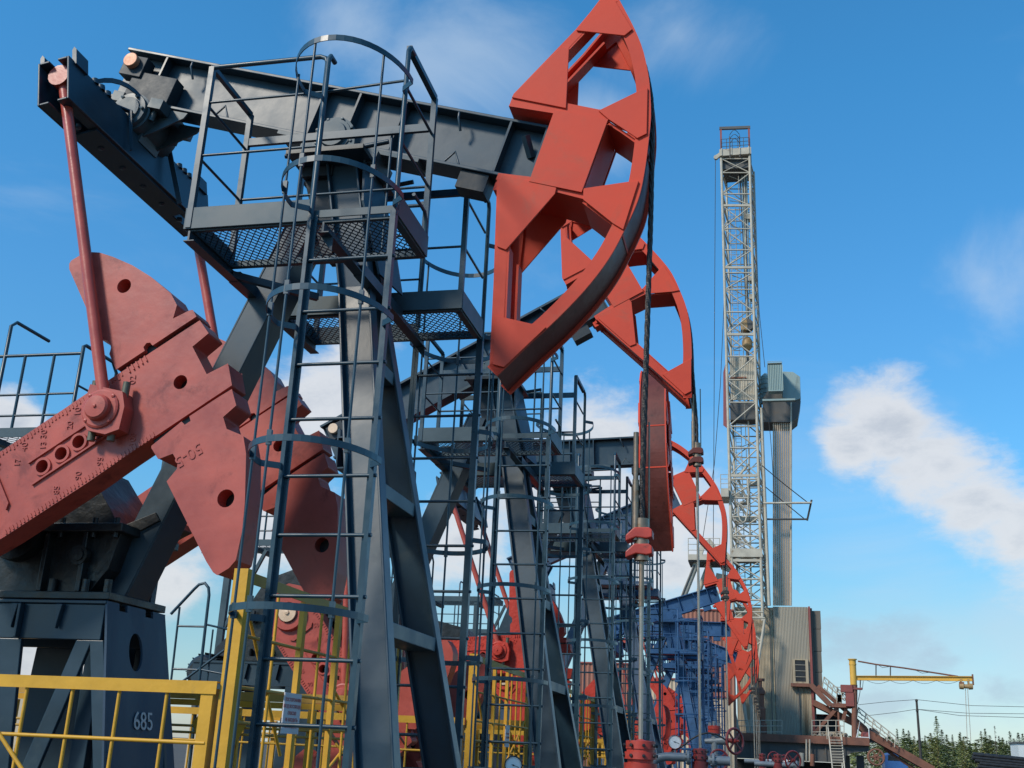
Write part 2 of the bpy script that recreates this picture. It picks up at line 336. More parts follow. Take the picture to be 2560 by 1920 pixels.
# ------------------------------------------------------------------ pump geometry (one of each mesh, shared)
PIV = 6.80                                   # height of the saddle bearing
LIB = {}
def lib(key, fn):
    if key not in LIB: LIB[key] = fn()
    return LIB[key]

def rotx(poly): return poly

OUT = [(1.914,1.90),(2.06,1.867),(2.263,1.625),(2.405,1.427),(2.506,1.238),(2.579,1.07),(2.667,0.814),(2.721,0.567),(2.768,0.312),(2.795,0.085),(2.79,-0.082),(2.770,-0.249),
       (2.734,-0.479),(2.67,-0.70),(2.576,-0.93),(2.45,-1.18),(2.32,-1.40),(2.155,-1.719)]
def arcpt(t):
    # the head's arc: smooth curve through the measured points
    pts = OUT[1:]
    k = t*(len(pts)-1); i = min(int(k), len(pts)-2); f = k-i
    p0 = pts[max(i-1,0)]; p1 = pts[i]; p2 = pts[i+1]; p3 = pts[min(i+2,len(pts)-1)]
    q = []
    for a in (0,1):
        q.append(0.5*((2*p1[a])+(-p0[a]+p2[a])*f+(2*p0[a]-5*p1[a]+4*p2[a]-p3[a])*f*f+(-p0[a]+3*p1[a]-3*p2[a]+p3[a])*f**3))
    return q
ARC = [arcpt(i/44) for i in range(45)]
def offs(pts, d):
    res = []
    for i, p in enumerate(pts):
        a = pts[max(i-1,0)]; b = pts[min(i+1,len(pts)-1)]
        dx, dz = b[0]-a[0], b[1]-a[1]; l = math.hypot(dx, dz); res.append((p[0]+dz/l*d, p[1]-dx/l*d))
    return res
HW = 0.25
def head_frame():
    m = MB()
    inner = offs(ARC, 0.115)
    if inner[20][0] > ARC[20][0]: inner = offs(ARC, -0.115)
    for sgn in (-1, 1):
        y0, y1 = (-HW, -HW+0.022) if sgn < 0 else (HW-0.022, HW)
        for i in range(44): m.prism([ARC[i], ARC[i+1], inner[i+1], inner[i]], y0, y1)
        for poly in ([(1.914,1.90),(2.06,1.867),(1.93,1.66),(1.77,1.31),(1.60,0.93),(1.52,0.72),(1.43,0.66),(1.429,0.777),(1.767,1.506)],
                     [(1.556,-0.02),(1.72,-0.02),(1.86,-0.62),(2.055,-1.231),(2.20,-1.62),(2.155,-1.719),(2.069,-1.659),(1.86,-0.972)]):
            m.prism(poly, y0, y1)
        # returns of the channel struts
        for a, b in (((1.93,1.66),(1.60,0.93)), ((1.87,-0.62),(2.055,-1.231))):
            m.bar((a[0], sgn*(HW-0.07), a[1]), (b[0], sgn*(HW-0.07), b[1]), 0.02, 0.14, (0,1,0))
        for a, b in (((1.914,1.90),(1.767,1.506)), ((1.767,1.506),(1.429,0.777)), ((1.584,-0.09),(1.86,-0.972)), ((1.86,-0.972),(2.069,-1.659))):
            m.bar((a[0]+0.012, sgn*(HW-0.075), a[1]), (b[0]+0.012, sgn*(HW-0.075), b[1]), 0.02, 0.11, (0,1,0))
    return m
def head_rim():
    m = MB()
    for i in range(44):      # full-width rim
        a, b = [(p[0]*0.988, p[1]*0.988) for p in (ARC[i], ARC[i+1])]; ia, ib = [(p[0]*0.98, p[1]*0.98) for p in (ARC[i], ARC[i+1])]
        m.prism([a, b, ib, ia], -HW+0.023, HW-0.023)
    return m
def head_webs():
    m = MB()
    for poly in ([(1.427,0.653),(1.845,0.663),(2.33,0.690),(2.33,0.715),(1.845,0.69),(1.44,0.68)],        # underside of upper arm
                 [(2.33,0.665),(2.453,0.615),(2.612,0.54),(2.70,0.54),(2.70,0.562),(2.62,0.566),(2.46,0.64),(2.34,0.69)],
                 [(1.556,-0.052),(2.095,-0.052),(2.346,-0.068),(2.346,-0.045),(2.1,-0.03),(1.556,-0.03)],
                 [(2.346,-0.09),(2.665,-0.24),(2.74,-0.27),(2.74,-0.245),(2.665,-0.215),(2.346,-0.066)],
                 [(1.848,0.69),(1.872,0.69),(1.878,-0.02),(1.854,-0.02)], [(2.305,0.665),(2.329,0.665),(2.321,-0.044),(2.297,-0.044)]):
        m.prism(poly, -HW+0.024, HW-0.024)
    return m
def head_arm():
    m = MB()
    for sgn in (-1, 1):
        y0, y1 = (-HW-0.001, -HW+0.021) if sgn < 0 else (HW-0.021, HW+0.001)
        m.prism([(1.427,0.653),(1.441,0.742),(1.935,0.78),(2.217,0.775),(2.62,0.84),(2.64,0.60),(2.45,0.64),(2.325,0.70),(1.845,0.663)], y0, y1)
        m.prism([(1.556,-0.052),(1.556,0.012),(1.831,0.036),(2.325,0.03),(2.64,0.12),(2.68,-0.20),(2.346,-0.065),(2.095,-0.052)], y0, y1)
    return m
GUS = [[(1.90,1.86),(2.025,1.846),(2.267,1.586),(2.218,1.512),(1.782,1.488)],
       [(1.438,0.765),(1.695,1.291),(1.775,1.305),(1.939,0.723),(1.432,0.733)],
       [(2.223,0.755),(2.488,0.99),(2.569,1.049),(2.69,0.624),(2.626,0.565),(2.453,0.641),(2.33,0.693)],
       [(2.325,0.021),(2.675,0.161),(2.755,0.185),(2.762,-0.266),(2.665,-0.232),(2.358,-0.08)],
       [(1.591,-0.06),(1.60,0.0),(2.10,-0.02),(2.106,-0.078),(1.875,-0.64),(1.865,-0.661),(1.781,-0.649)],
       [(1.971,-1.236),(2.416,-1.23),(2.192,-1.64),(2.094,-1.64)]]
BOXP = [(1.848,0.681),(2.331,0.687),(2.323,-0.018),(1.854,-0.017)]

B0, B1 = 0.05, 0.61                         # bottom and top of the beam above the bearing axis
def beam_mesh():
    m = MB(); x0, x1 = -2.68, 1.80
    m.box(x0, x1, -0.13, 0.13, B1-0.03, B1); m.box(x0+0.0, x1, -0.13, 0.13, B0, B0+0.03)
    m.box(x0, x1, -0.012, 0.012, B0+0.03, B1-0.03)
    return m
def beam_stiff():
    m = MB(); m.box(-0.01, 0.01, -0.128, -0.013, B0+0.03, B1-0.03); return m
def beam_doubler():
    m = MB(); m.box(-0.7, 0.75, -0.14, 0.14, B0-0.035, B0); m.box(-0.38,0.38,-0.2,0.2,-0.12,B0-0.035); return m
def beam_tail():
    m = MB()
    for s in (-1, 1):
        m.box(-2.45, -1.95, min(s*0.03,s*0.17), max(s*0.03,s*0.17), B0-0.02, B0+0.30)
        m.box(-2.60,-2.35, min(s*0.05,s*0.19), max(s*0.05,s*0.19), 0.28, 0.50)
    m.bar((-2.5,-0.05,0.5),(-2.25,-0.05,0.05),0.1,0.05,(0,1,0)); m.bar((-2.5,0.05,0.5),(-2.25,0.05,0.05),0.1,0.05,(0,1,0))
    return m
def tail_bearing():
    m = MB()
    m.lathe((-2.2,-0.33,-0.13), (0,1,0), [(0,0.0),(0,0.12),(0.02,0.125),(0.025,0.175),(0.07,0.18),(0.075,0.20),(0.585,0.20),(0.59,0.18),(0.635,0.175),(0.64,0.12),(0.66,0.12),(0.66,0.0)], 28)
    for k in range(6):
        a = R(60*k+15)
        for y, d in ((-0.305, -1), (0.305, 1)): m.lathe((-2.2+0.15*math.cos(a), y, -0.13+0.15*math.sin(a)), (0,d,0), [(0,0.018),(0.025,0.018),(0.03,0)], 6)
    m.box(-2.42,-1.92,-0.2,0.2,-0.04,0.045); m.box(-2.34,-2.06,-0.16,0.16,-0.36,-0.1)
    for s in (-1,1):
        m.cyl((-2.38,s*0.22,0.03),(-2.38,s*0.22,-0.16),0.028,6); m.cyl((-1.98,s*0.22,0.03),(-1.98,s*0.22,-0.16),0.028,6)
        m.prism([(-2.05,0.02),(-1.70,0.03),(-1.72,-0.03),(-1.95,-0.22),(-2.06,-0.30)], min(s*0.12,s*0.14), max(s*0.12,s*0.14))
        m.box(-2.45,-2.33, min(s*0.15,s*0.3), max(s*0.15,s*0.3), -0.06, 0.04); m.box(-2.02,-1.88, min(s*0.15,s*0.3), max(s*0.15,s*0.3), -0.06, 0.04)
    return m
def lug_hook():
    m = MB(); m.tube([(0,-0.13,B1-0.04),(0.02,-0.15,B1-0.10),(0.06,-0.10,B1-0.2)],0.012,6); return m
def lug_arch():
    m = MB(); m.tube([(-0.07,-0.12,B0+0.03),(0,-0.125,B0+0.14),(0.07,-0.12,B0+0.03)],0.011,6); return m
def stop_bolt():
    m = MB(); m.bar((1.62,-0.13,0.47),(1.70,-0.02,0.33),0.06,0.05); return m
def hinge_box():
    m = MB(); m.box(1.15,1.42,-0.1,0.1,B0-0.17,B0-0.005); return m
def eq_channel(s):
    m = MB()
    # one of the two channels of the cross bar; web vertical, flanges turned away from the pitman slot
    x = s*0.13
    m.box(min(x,x+s*0.02), max(x,x+s*0.02), -1.27, 1.27, -0.24, 0.20)
    m.box(min(x,x-s*0.09), max(x,x-s*0.09), -1.27, 1.27, 0.18, 0.20); m.box(min(x,x-s*0.09), max(x,x-s*0.09), -1.27, 1.27, -0.24, -0.22)
    return m
def eq_ends():
    m = MB()
    for s in (-1, 1):
        for x in (-1, 1):
            m.prism([(x*0.155-0.02,0.16),(x*0.155+0.02,0.16),(x*0.155+0.02,0.31),(x*0.155,0.34),(x*0.155-0.02,0.31)], min(s*1.02,s*1.2), max(s*1.02,s*1.2))
            for k in range(3): m.lathe((x*0.14, s*(0.86-0.1*k), 0.18),(0,0,1),[(0,0.035),(0.05,0.035),(0.07,0.0)],8)
    for k in range(6): m.lathe((0.0,-0.9+0.36*k,-0.24),(0,0,-1),[(0,0.03),(0.03,0.03),(0.04,0)],8)
    return m
def eq_plates():
    m = MB(); m.box(-0.125,0.125,-0.42,0.42,0.201,0.235); m.box(-0.12,0.12,-0.8,0.8,-0.262,-0.242); return m
def eq_guard():
    m = MB(); pts = [(0.30, -0.10, 0.18)]
    for i in range(0, 11):
        a = math.pi*i/10; pts.append((0.16+0.14*math.cos(a), -0.15-0.065*i, 0.24+0.22*math.sin(a)))
    pts += [(0.0, -0.95, 0.19)]
    m.flat(pts, 0.012, 0.05); return m
def eq_guard_bar(k):
    return MB().bar((0.30,-0.10,0.22),(-0.10,-0.85,0.22),0.045,0.015) if k == 0 else (MB().bar((0.19,-0.35,0.215),(0.19,-0.35,-0.22),0.03,0.012,(0,1,0)) if k == 1 else MB().bar((0.20,0.35,0.2),(0.28,0.38,-0.42),0.05,0.014,(0,1,0)))
# crank in its own frame: u along the arm from the shaft, v across; near face at y = 0, thickness towards +y
CRANK = [(-0.33,0.20),(-0.20,0.31),(0.05,0.34),(0.458,0.300),(1.247,0.310),(1.45,0.302),(1.639,0.300),(2.117,0.300),(2.302,0.298),(2.316,0.154),(2.155,0.133),(2.155,-0.146),(2.34,-0.17),(2.288,-0.350),
         (1.869,-0.352),(1.297,-0.356),(0.962,-0.366),(0.202,-0.36),(-0.10,-0.34),(-0.30,-0.22),(-0.38,0.0)]
CWU = [(1.57,1.445),(1.598,1.46),(1.691,1.456),(1.765,1.43),(1.835,1.371),(1.922,1.256),(2.032,1.078),(2.122,0.885),(2.203,0.645),(2.203,0.52),(2.126,0.434),(2.273,0.413),(2.298,0.40),(2.298,0.330),(2.14,0.330),
       (1.885,0.330),(1.879,0.365),(1.852,0.38),(1.815,0.365),(1.812,0.33),(1.667,0.330),(1.541,0.330),(1.547,0.487),(1.585,0.53),(1.585,0.60),(1.528,0.658),(1.541,1.027),(1.551,1.399)]
CWL = [(1.534,-0.418),(1.824,-0.385),(1.835,-0.425),(1.888,-0.425),(1.895,-0.385),(2.149,-0.385),(2.279,-0.390),(2.251,-0.529),(2.122,-0.551),(2.105,-0.652),(2.192,-0.778),(2.149,-0.916),(1.973,-1.249),(1.865,-1.421),
       (1.731,-1.584),(1.66,-1.606),(1.562,-1.603),(1.544,-1.567),(1.533,-1.465),(1.523,-0.743),(1.634,-0.703),(1.662,-0.657),(1.656,-0.575),(1.538,-0.546),(1.527,-0.433)]
def plate_holes(poly, holes, y0, y1, n=14):
    """flat thick casting with round through holes: triangulated with bmesh, walls added"""
    import bmesh
    from mathutils.geometry import delaunay_2d_cdt
    loops = [[Vector(p) for p in poly]]
    for (cx, cz, r) in holes: loops.append([Vector((cx+r*math.cos(2*math.pi*j/n), cz+r*math.sin(2*math.pi*j/n))) for j in range(n)])
    co = []; ed = []
    for lp in loops:
        o = len(co); co += lp; ed += [(o+i, o+(i+1)%len(lp)) for i in range(len(lp))]
    v, e, f, *_ = delaunay_2d_cdt(co, ed, [], 0, 1e-5)
    def inside(p, lp):
        c = False; k = len(lp)
        for i in range(k):
            a, b = lp[i], lp[(i+1)%k]
            if (a.y > p.y) != (b.y > p.y) and p.x < (b.x-a.x)*(p.y-a.y)/(b.y-a.y)+a.x: c = not c
        return c
    m = MB(); fs = []
    for t in f:
        c = sum((v[i] for i in t), Vector((0,0)))/len(t)
        if inside(c, loops[0]) and not any(inside(c, lp) for lp in loops[1:]): fs.append(tuple(t))
    m.add([(p.x, y0, p.y) for p in v], fs); m.add([(p.x, y1, p.y) for p in v], [t[::-1] for t in fs])
    for lp in loops:
        k = len(lp); area = sum(lp[i].x*lp[(i+1)%k].y-lp[(i+1)%k].x*lp[i].y for i in range(k))
        vs = [(p.x, y0, p.y) for p in lp]+[(p.x, y1, p.y) for p in lp]
        m.add(vs, [((i+1)%k, i, k+i, k+(i+1)%k) for i in range(k)])
    return m
PINH = [(0.692,-0.03,0.052),(0.868,-0.028,0.052),(1.031,-0.026,0.052),(1.195,-0.028,0.052)]
def crank_mesh(): return plate_holes(CRANK, [(1.945,-0.075,0.058)]+PINH, 0.0, 0.24, 18)
def cwu_mesh(): return plate_holes(CWU, [(1.895,0.955,0.062)], -0.022, 0.22, 18)
def cwl_mesh(): return plate_holes(CWL, [(1.865,-1.13,0.068)], -0.022, 0.24, 18)
def crank_trim():
    m = MB()
    for i in range(42):      # cast graduation teeth along both edges
        u = 0.20+i*0.033
        m.box(u, u+0.013, -0.007, 0.03, 0.262 if i % 5 else 0.245, 0.296)
        m.box(u+0.02, u+0.033, -0.007, 0.03, -0.352, -0.315)
    for x in (1.62, 1.66, 1.70, 1.74, 1.78): m.box(x, x+0.012, -0.012, 0.0, 0.25, 0.30)
    # raised pad round the pin holes
    m.box(0.60, 1.34, -0.018, 0.0, 0.058, 0.072); m.box(0.56, 1.34, -0.018, 0.0, -0.122, -0.108)
    for (u, v, r) in PINH: m.lathe((u, 0.0, v), (0,-1,0), [(0.0, r+0.022),(0.016,r+0.02),(0.016,r),(-0.05,r)], 18)
    return m
def crank_cast():
    m = MB()
    m.lathe((0,0.24,0),(0,-1,0),[(-0.15,0.20),(0.0,0.24),(0.24,0.24),(0.30,0.22),(0.30,0.135)],24)
    m.prism([(0.30,0.18),(0.34,0.14),(0.34,-0.14),(0.30,-0.18)], -0.02, 0.0)
    return m
def gap_fill():  # black backing added in gaps and holes, standing in for their shade
    m = MB(); m.box(1.55,2.24,0.03,0.19,0.24,0.42); m.box(1.55,2.24,0.03,0.19,-0.46,-0.30)
    for (u, v, r) in PINH+[(1.945,-0.075,0.058),(1.895,0.955,0.062),(1.865,-1.13,0.068)]: m.lathe((u, 0.14, v), (0,-1,0), [(0, r*1.04),(0.02,r*1.04),(0.021,0)], 16)
    return m
def shaft_end():
    m = MB(); m.lathe((0,0.0,0),(0,-1,0),[(0.0,0.12),(0.09,0.12),(0.095,0.03),(0.11,0.03),(0.115,0.0)],24); return m
def pin_block():
    m = MB(); p = [(-0.13,0.20),(0.16,0.14),(0.20,0.02),(0.19,-0.16),(0.08,-0.20),(-0.08,-0.17),(-0.16,-0.05)]
    m.prism(p, -0.14, -0.005)
    m.lathe((0,-0.14,0),(0,-1,0),[(0,0.155),(0.012,0.155),(0.02,0.14),(0.02,0.105),(0.06,0.10),(0.075,0.085),(0.08,0.015),(0.09,0.012),(0.092,0.0)],24)
    for a in range(4):
        t = R(45+90*a); m.lathe((0.14*math.cos(t),-0.14,0.14*math.sin(t)),(0,-1,0),[(0,0.014),(0.025,0.014),(0.03,0.0)],8)
    return m
def pin_bolt(k):
    x = (-0.13, 0.14, -0.08, 0.09)[k]; z0, z1 = ((0.08, 0.245), (0.08, 0.235), (-0.1, -0.235), (-0.1, -0.235))[k]
    return MB().cyl((x,-0.07,z0),(x,-0.07,z1),0.032,6)
def grating(x0, x1, y0, y1, px=0.030, py=0.085):
    m = MB(); nx = int((x1-x0)/px); ny = int((y1-y0)/(py/2))
    for i in range(nx+1):
        for j in range(ny):
            s = 1 if (i+j) % 2 else -1
            xa = x0+i*px - s*px*0.42; xb = x0+i*px + s*px*0.42
            m.bar((xa, y0+j*py/2, 0), (xb, y0+(j+1)*py/2, 0), 0.0085, 0.005, (0,0,1), caps=False)
    return m

# --- static frame, local x = along the beam from the tower, y = away from the camera
def legx(z): return 0.225+(5.65-z)*0.192
def legy(z): return max(0.165, 0.02+(6.3-z)*0.163)
def leg_mesh(s):
    m = MB(); zs = (0.0, 5.41, 6.60)
    def p(z, dx, dy): return (legx(z)+dx, s*(legy(z)+dy), z)
    w = 0.135
    for z0, z1 in zip(zs, zs[1:]):
        for sec in ([(-w,-0.012),(w,-0.012),(w,0.012),(-w,0.012)], [(-w-0.011,-0.075),(-w+0.011,-0.075),(-w+0.011,0.075),(-w-0.011,0.075)], [(w-0.011,-0.075),(w+0.011,-0.075),(w+0.011,0.075),(w-0.011,0.075)]):
            m.add([p(z,dx,dy) for z in (z0, z1) for dx, dy in sec], [(0,1,5,4),(1,2,6,5),(2,3,7,6),(3,0,4,7)])
    return m
def bracket_mesh(z):
    m = MB(); y = legy(z)-0.075; x = legx(z)
    m.box(x-0.13, x+0.13, -y, y, z-0.055, z+0.055)
    return m
def rear_leg():
    m = MB(); a = Vector((-0.28,0,6.15)); b = Vector((-1.62,0,2.72))
    m.bar(a, b, 0.30, 0.022, (1,0,0.4)); d = (b-a).normalized(); u = Vector((1,0,0))-d*d.x; u.normalize()
    for e in (-1, 1): m.bar(a+Vector((0,e*0.15,0)), b+Vector((0,e*0.17,0)), 0.022, 0.24, u)
    m.bar(a+u*0.12, b+u*0.12, 0.34, 0.02, u); m.bar(a-u*0.12, b-u*0.12, 0.34, 0.02, u)
    return m
def tower_head():
    m = MB()
    m.prism([(-0.37,6.60),(0.0,6.60),(0.0,5.75),(-0.10,5.75),(-0.20,6.05)], -0.13, 0.13)
    m.prism([(-0.37,6.60),(-0.05,6.60),(-0.05,6.5),(-0.34,6.5)], -0.20, -0.131); m.prism([(-0.37,6.60),(-0.05,6.60),(-0.05,6.5),(-0.34,6.5)], 0.131, 0.20)
    m.box(-0.02,0.14,-0.10,0.10,5.75,6.6)
    return m
def tower_gusset():
    m = MB()
    a = [(0.271,-0.24,6.60),(0.271,0.24,6.60),(0.40,0.42,5.95),(0.50,0.38,5.55),(0.45,-0.10,5.55),(0.29,-0.24,6.2)]
    m.add(a+[(x-0.02,y,z) for x,y,z in a], [(0,5,4,3,2,1),(6,7,8,9,10,11)]+[(i,(i+1)%6,6+(i+1)%6,6+i) for i in range(6)])
    return m
def tower_plate():
    m = MB(); m.box(-0.40,0.32,-0.44,0.44,6.602,6.645)
    for s in (-1,1):
        m.cyl((-0.44,s*0.36,6.625),(-0.34,s*0.36,6.625),0.022,8); m.cyl((0.30,s*0.36,6.66),(0.52,s*0.36,6.69),0.022,8)
    return m
def bearing(s):
    m = MB(); y = s*0.20
    m.box(-0.20,0.20,min(y,y+s*0.16),max(y,y+s*0.16),6.647,6.78)
    m.lathe((0,y,6.80),(0,s,0),[(0,0.19),(0.15,0.19),(0.15,0.165),(0.17,0.16),(0.17,0.13),(0.20,0.12),(0.20,0.0)],24)
    for k in range(8):
        a = R(22.5+45*k); m.lathe((0.175*math.cos(a), y+s*0.15, 6.80+0.175*math.sin(a)),(0,s,0),[(0,0.014),(0.02,0.014),(0.022,0)],6)
    return m
PX0, PX1, PZ = -0.755, 1.015, 5.465
def toe(s):
    m = MB(); ya, yb = s*0.55, s*1.30; t = 0.012*s
    zz = PZ+0.185
    if s < 0:
        m.box(PX0, 0.31, min(yb,yb-t), max(yb,yb-t), PZ, zz); m.box(0.31, PX1, min(yb,yb-t), max(yb,yb-t), PZ+0.02, PZ+0.085)
    else:
        m.box(PX0, 0.36, min(yb,yb-t), max(yb,yb-t), PZ, zz); m.box(0.36, PX1, min(yb,yb-t), max(yb,yb-t), PZ+0.02, PZ+0.085)
        m.box(PX0, PX1, min(ya,ya-t)-0.012, max(ya,ya-t)-0.012, PZ, zz)
    for x in (PX0, PX1-0.012):
        m.box(x+0.0, x+0.012, min(ya,yb-t), max(ya,yb-t), PZ, zz)
    m.box(PX0+0.013, PX1-0.013, min(ya,ya+s*0.05), max(ya,ya+s*0.05), PZ-0.01, PZ+0.045)
    m.box(PX0+0.013, PX1-0.013, min(yb-t*2,yb-s*0.06), max(yb-t*2,yb-s*0.06), PZ-0.012, PZ+0.01)
    for x in (PX0+0.013, PX1-0.075): m.box(x, x+0.06, min(ya+s*0.051,yb-s*0.061), max(ya+s*0.051,yb-s*0.061), PZ-0.012, PZ+0.01)
    return m
def plat_beams():
    m = MB()
    for x in (-0.70, 0.42):
        m.box(x-0.045, x+0.045, -1.29, 1.28, PZ-0.10, PZ-0.092); m.box(x-0.012, x+0.004, -1.29, 1.28, PZ-0.091, PZ-0.013)
        m.box(x-0.049, x+0.049, -0.5, 0.5, PZ-0.104, PZ-0.009)
    for s in (-1, 1):
        m.prism([(0.37,PZ-0.1),(0.47,PZ-0.1),(0.47,PZ-0.22)], min(s*1.2,s*1.21), max(s*1.2,s*1.21))
    m.bar((-0.70,-0.55,PZ-0.06),(-0.15,0.0,PZ-0.06),0.05,0.06)
    return m
def rails(s):
    m = MB(); ya, yb = s*0.57, s*1.285; z0 = PZ+0.18; zt = 6.945; r = 0.02
    def a(x, y, z1=zt): m.bar((x,y,PZ+0.01),(x,y,z1),0.045,0.045,(0,1,0))
    a(PX0+0.04, yb); a(PX0+0.04, ya); a(PX1-0.03, ya)
    lx = 0.30 if s < 0 else 0.36
    m.tube([(PX0+0.04,yb,zt),(lx-0.06,yb,zt),(lx-0.015,yb,zt-0.02),(lx,yb,zt-0.06),(lx,yb,PZ+0.15)],r,8)
    m.bar((PX0+0.04,ya,zt),(PX0+0.04,yb,zt),0.04,0.04); m.bar((PX1-0.03,ya,zt),(PX1-0.03,yb,zt),0.045,0.045)
    for z in (6.61, 6.12):
        m.tube([(PX0+0.04,yb,z),(lx,yb,z)],0.012,6); m.tube([(PX0+0.04,ya,z-0.02),(PX0+0.04,yb,z-0.02)],0.012,6)
        m.tube([(PX1-0.03,ya,z-0.02),(PX1-0.03,yb,z-0.02)],0.012,6)
    m.bar((PX0+0.04,ya,6.66),(PX1-0.03,ya,6.66),0.035,0.07,(0,0,1)); m.tube([(PX0+0.04,ya,6.10),(PX1-0.03,ya,6.10)],0.013,6)
    m.tube([(lx,yb,6.61),(lx,yb,6.62)],0.012,6)
    if s < 0:
        m.tube([(lx,yb,6.61),(0.97,yb,6.645),(1.0,yb,6.62),(1.0,yb,6.55)],0.012,6)
        m.tube([(0.62,-0.55,6.66),(0.62,-0.55,PZ+0.02)],0.012,6)
        m.tube([(1.0,-0.60,PZ+0.16),(1.0,-0.60,PZ+0.30),(1.0,-0.66,PZ+0.36),(1.0,-0.95,PZ+0.36)],0.016,6)
    return m
LX0, LX1, LY = 0.33, 1.00, 1.33
def stiles(s):
    m = MB(); top = 6.93
    for x in (LX0, LX1):
        m.bar((x,s*LY,0.2),(x,s*LY,5.5),0.058,0.03,(1,0,0)); m.bar((x+ (0.02 if x==LX0 else -0.02),s*(LY-0.02),0.2),(x+(0.02 if x==LX0 else -0.02),s*(LY-0.02),5.5),0.012,0.05,(1,0,0))
        m.tube([(x,s*LY,5.45),(x,s*LY,top-0.05),(x,s*(LY-0.03),top),(x,s*(LY-0.12),top)] ,0.021,8)
    return m
def rung_mesh():
    m = MB(); m.tube([(-(LX1-LX0)/2-0.01,0,0),((LX1-LX0)/2+0.03,0,0)],0.0135,8); return m
HZ = [6.50, 5.52, 4.56, 3.52, 2.47, 1.5]
def hoop_mesh(s):
    m = MB(); cx = (LX0+LX1)/2; pts = []
    r = 0.40; 
    pts.append((LX1+0.0, s*(LY+0.0), 0)); pts.append((LX1+0.0, s*(LY+0.06), 0))
    for i in range(0, 25):
        a = math.pi*i/24; pts.append((cx+r*1.10*math.cos(a), s*(LY+0.14+0.62*math.sin(a)), 0.0))
    pts.append((LX0-0.0, s*(LY+0.06), 0)); pts.append((LX0, s*LY, 0))
    m.flat(pts, 0.007, 0.045); return m
def cage_bars(s):
    m = MB(); cx = (LX0+LX1)/2
    for d in (37, 105, 157):
        a = R(d); x = cx+0.42*math.cos(a); y = s*(LY+0.14+0.61*math.sin(a))
        m.tube([(x,y,1.45),(x,y,6.49)],0.0105,6)
        for z in HZ[1:-1]: m.box(x-0.016,x+0.016,y-0.012,y+0.012,z-0.04,z+0.06)
    return m
def pedestal_frame():
    m = MB(); top = 2.69
    for s in (-1, 1):
        y0, y1 = sorted((s*0.44, s*0.40))
        m.box(-4.0,-1.47,y0,y1,2.385,top-0.03)
        m.box(-4.0,-1.455,min(s*0.46,s*0.30),max(s*0.46,s*0.30),top-0.028,top)
        m.prism([(-2.62,2.383),(-2.17,2.383),(-2.08,1.4),(-2.0,0),(-2.75,0)],y0,y1)
        m.prism([(-1.56,2.383),(-1.44,2.383),(-1.20,1.3),(-1.0,0),(-1.18,0),(-1.355,1.42)],y0,y1)
        m.prism([(-3.6,2.383),(-3.35,2.383),(-3.4,0),(-3.8,0)],y0,y1)
        for x in (-1.85,-2.25,-2.75,-3.2): m.prism([(x-0.03,2.655),(x+0.03,2.655),(x,2.46)], min(s*0.442,s*0.49), max(s*0.442,s*0.49))
        m.box(-2.21,-2.185,min(s*0.442,s*0.5),max(s*0.442,s*0.5),2.39,2.655)
    for y in (-0.2,0.2): m.box(-1.70,-1.56,y-0.05,y+0.05,0.2,2.38)
    return m
def pedestal_brace():
    m = MB(); m.prism([(-1.68,2.383),(-1.545,2.383),(-1.83,1.42),(-2.2,0.2),(-2.34,0.2),(-1.975,1.42)],-0.435,-0.395); return m
def pedestal_plate():
    m = MB(); import bmesh
    # sloping end plate with an oval hole, turned to face +x
    poly = [(-0.45,2.688),(-0.28,2.688),(-0.28,2.63),(-0.16,2.63),(-0.16,2.688),(0.12,2.688),(0.12,2.63),(0.24,2.63),(0.24,2.688),(0.44,2.688),(0.64,0.9),(0.64,0),(-0.50,0),(-0.48,1.3)]
    base = plate_holes(poly, [(0.0,2.33,0.135)], 0.0, 0.02, 20)
    vs = []
    for (u, t, z) in base.v:
        vs.append((-1.47+(2.69-z)*0.165+t, u, z))
    m.v = vs; m.f = [f[::-1] for f in base.f]; m.smooth = base.smooth
    # stretch the round hole into an upright oval
    hole = [i for i, (x, y, z) in enumerate(m.v) if math.hypot(y, z-2.33) < 0.14]
    for i in hole:
        x, y, z = m.v[i]; z2 = 2.33+(z-2.33)*1.12; y2 = -0.03+y*0.78; m.v[i] = (-1.47+(2.69-z2)*0.165+(x-(-1.47+(2.69-z)*0.165)), y2, z2)
    return m
def gearbox_mesh():
    m = MB()
    m.prism([(-3.3,2.72),(-1.72,2.72),(-1.55,2.95),(-1.48,3.25),(-1.62,3.45),(-1.95,3.86),(-2.55,4.0),(-3.1,3.8),(-3.4,3.3)],-0.36,0.36)
    m.prism([(-3.45,3.24),(-1.42,3.24),(-1.42,3.31),(-3.45,3.31)],-0.46,0.46)
    m.box(-3.3,-1.45,-0.44,0.44,2.70,2.76)
    for x in (-3.0,-2.1,-1.75): m.prism([(x-0.02,2.76),(x+0.02,2.76),(x+0.02,3.24),(x-0.02,3.24)],-0.44,0.44)
    m.lathe((-2.4,-0.60,3.27),(0,1,0),[(0,0.12),(0.12,0.18),(0.13,0.26),(0.25,0.27),(0.26,0.2),(0.94,0.2),(0.95,0.27),(1.07,0.26),(1.08,0.18),(1.2,0.12)],20)
    m.lathe((-1.78,-0.40,3.05),(0,-1,0),[(0,0.08),(0.05,0.08),(0.05,0.05),(0.065,0.05),(0.065,0.0)],14)
    for x in (-3.2,-2.9,-2.0,-1.7,-1.5):
        m.cyl((x,-0.41,3.2),(x,-0.41,3.36),0.025,6); m.cyl((x,-0.40,2.76),(x,-0.40,2.86),0.035,6)
    m.prism([(-1.55,3.35),(-1.3,3.45),(-1.25,3.38),(-1.5,3.25)],-0.2,0.36)
    return m
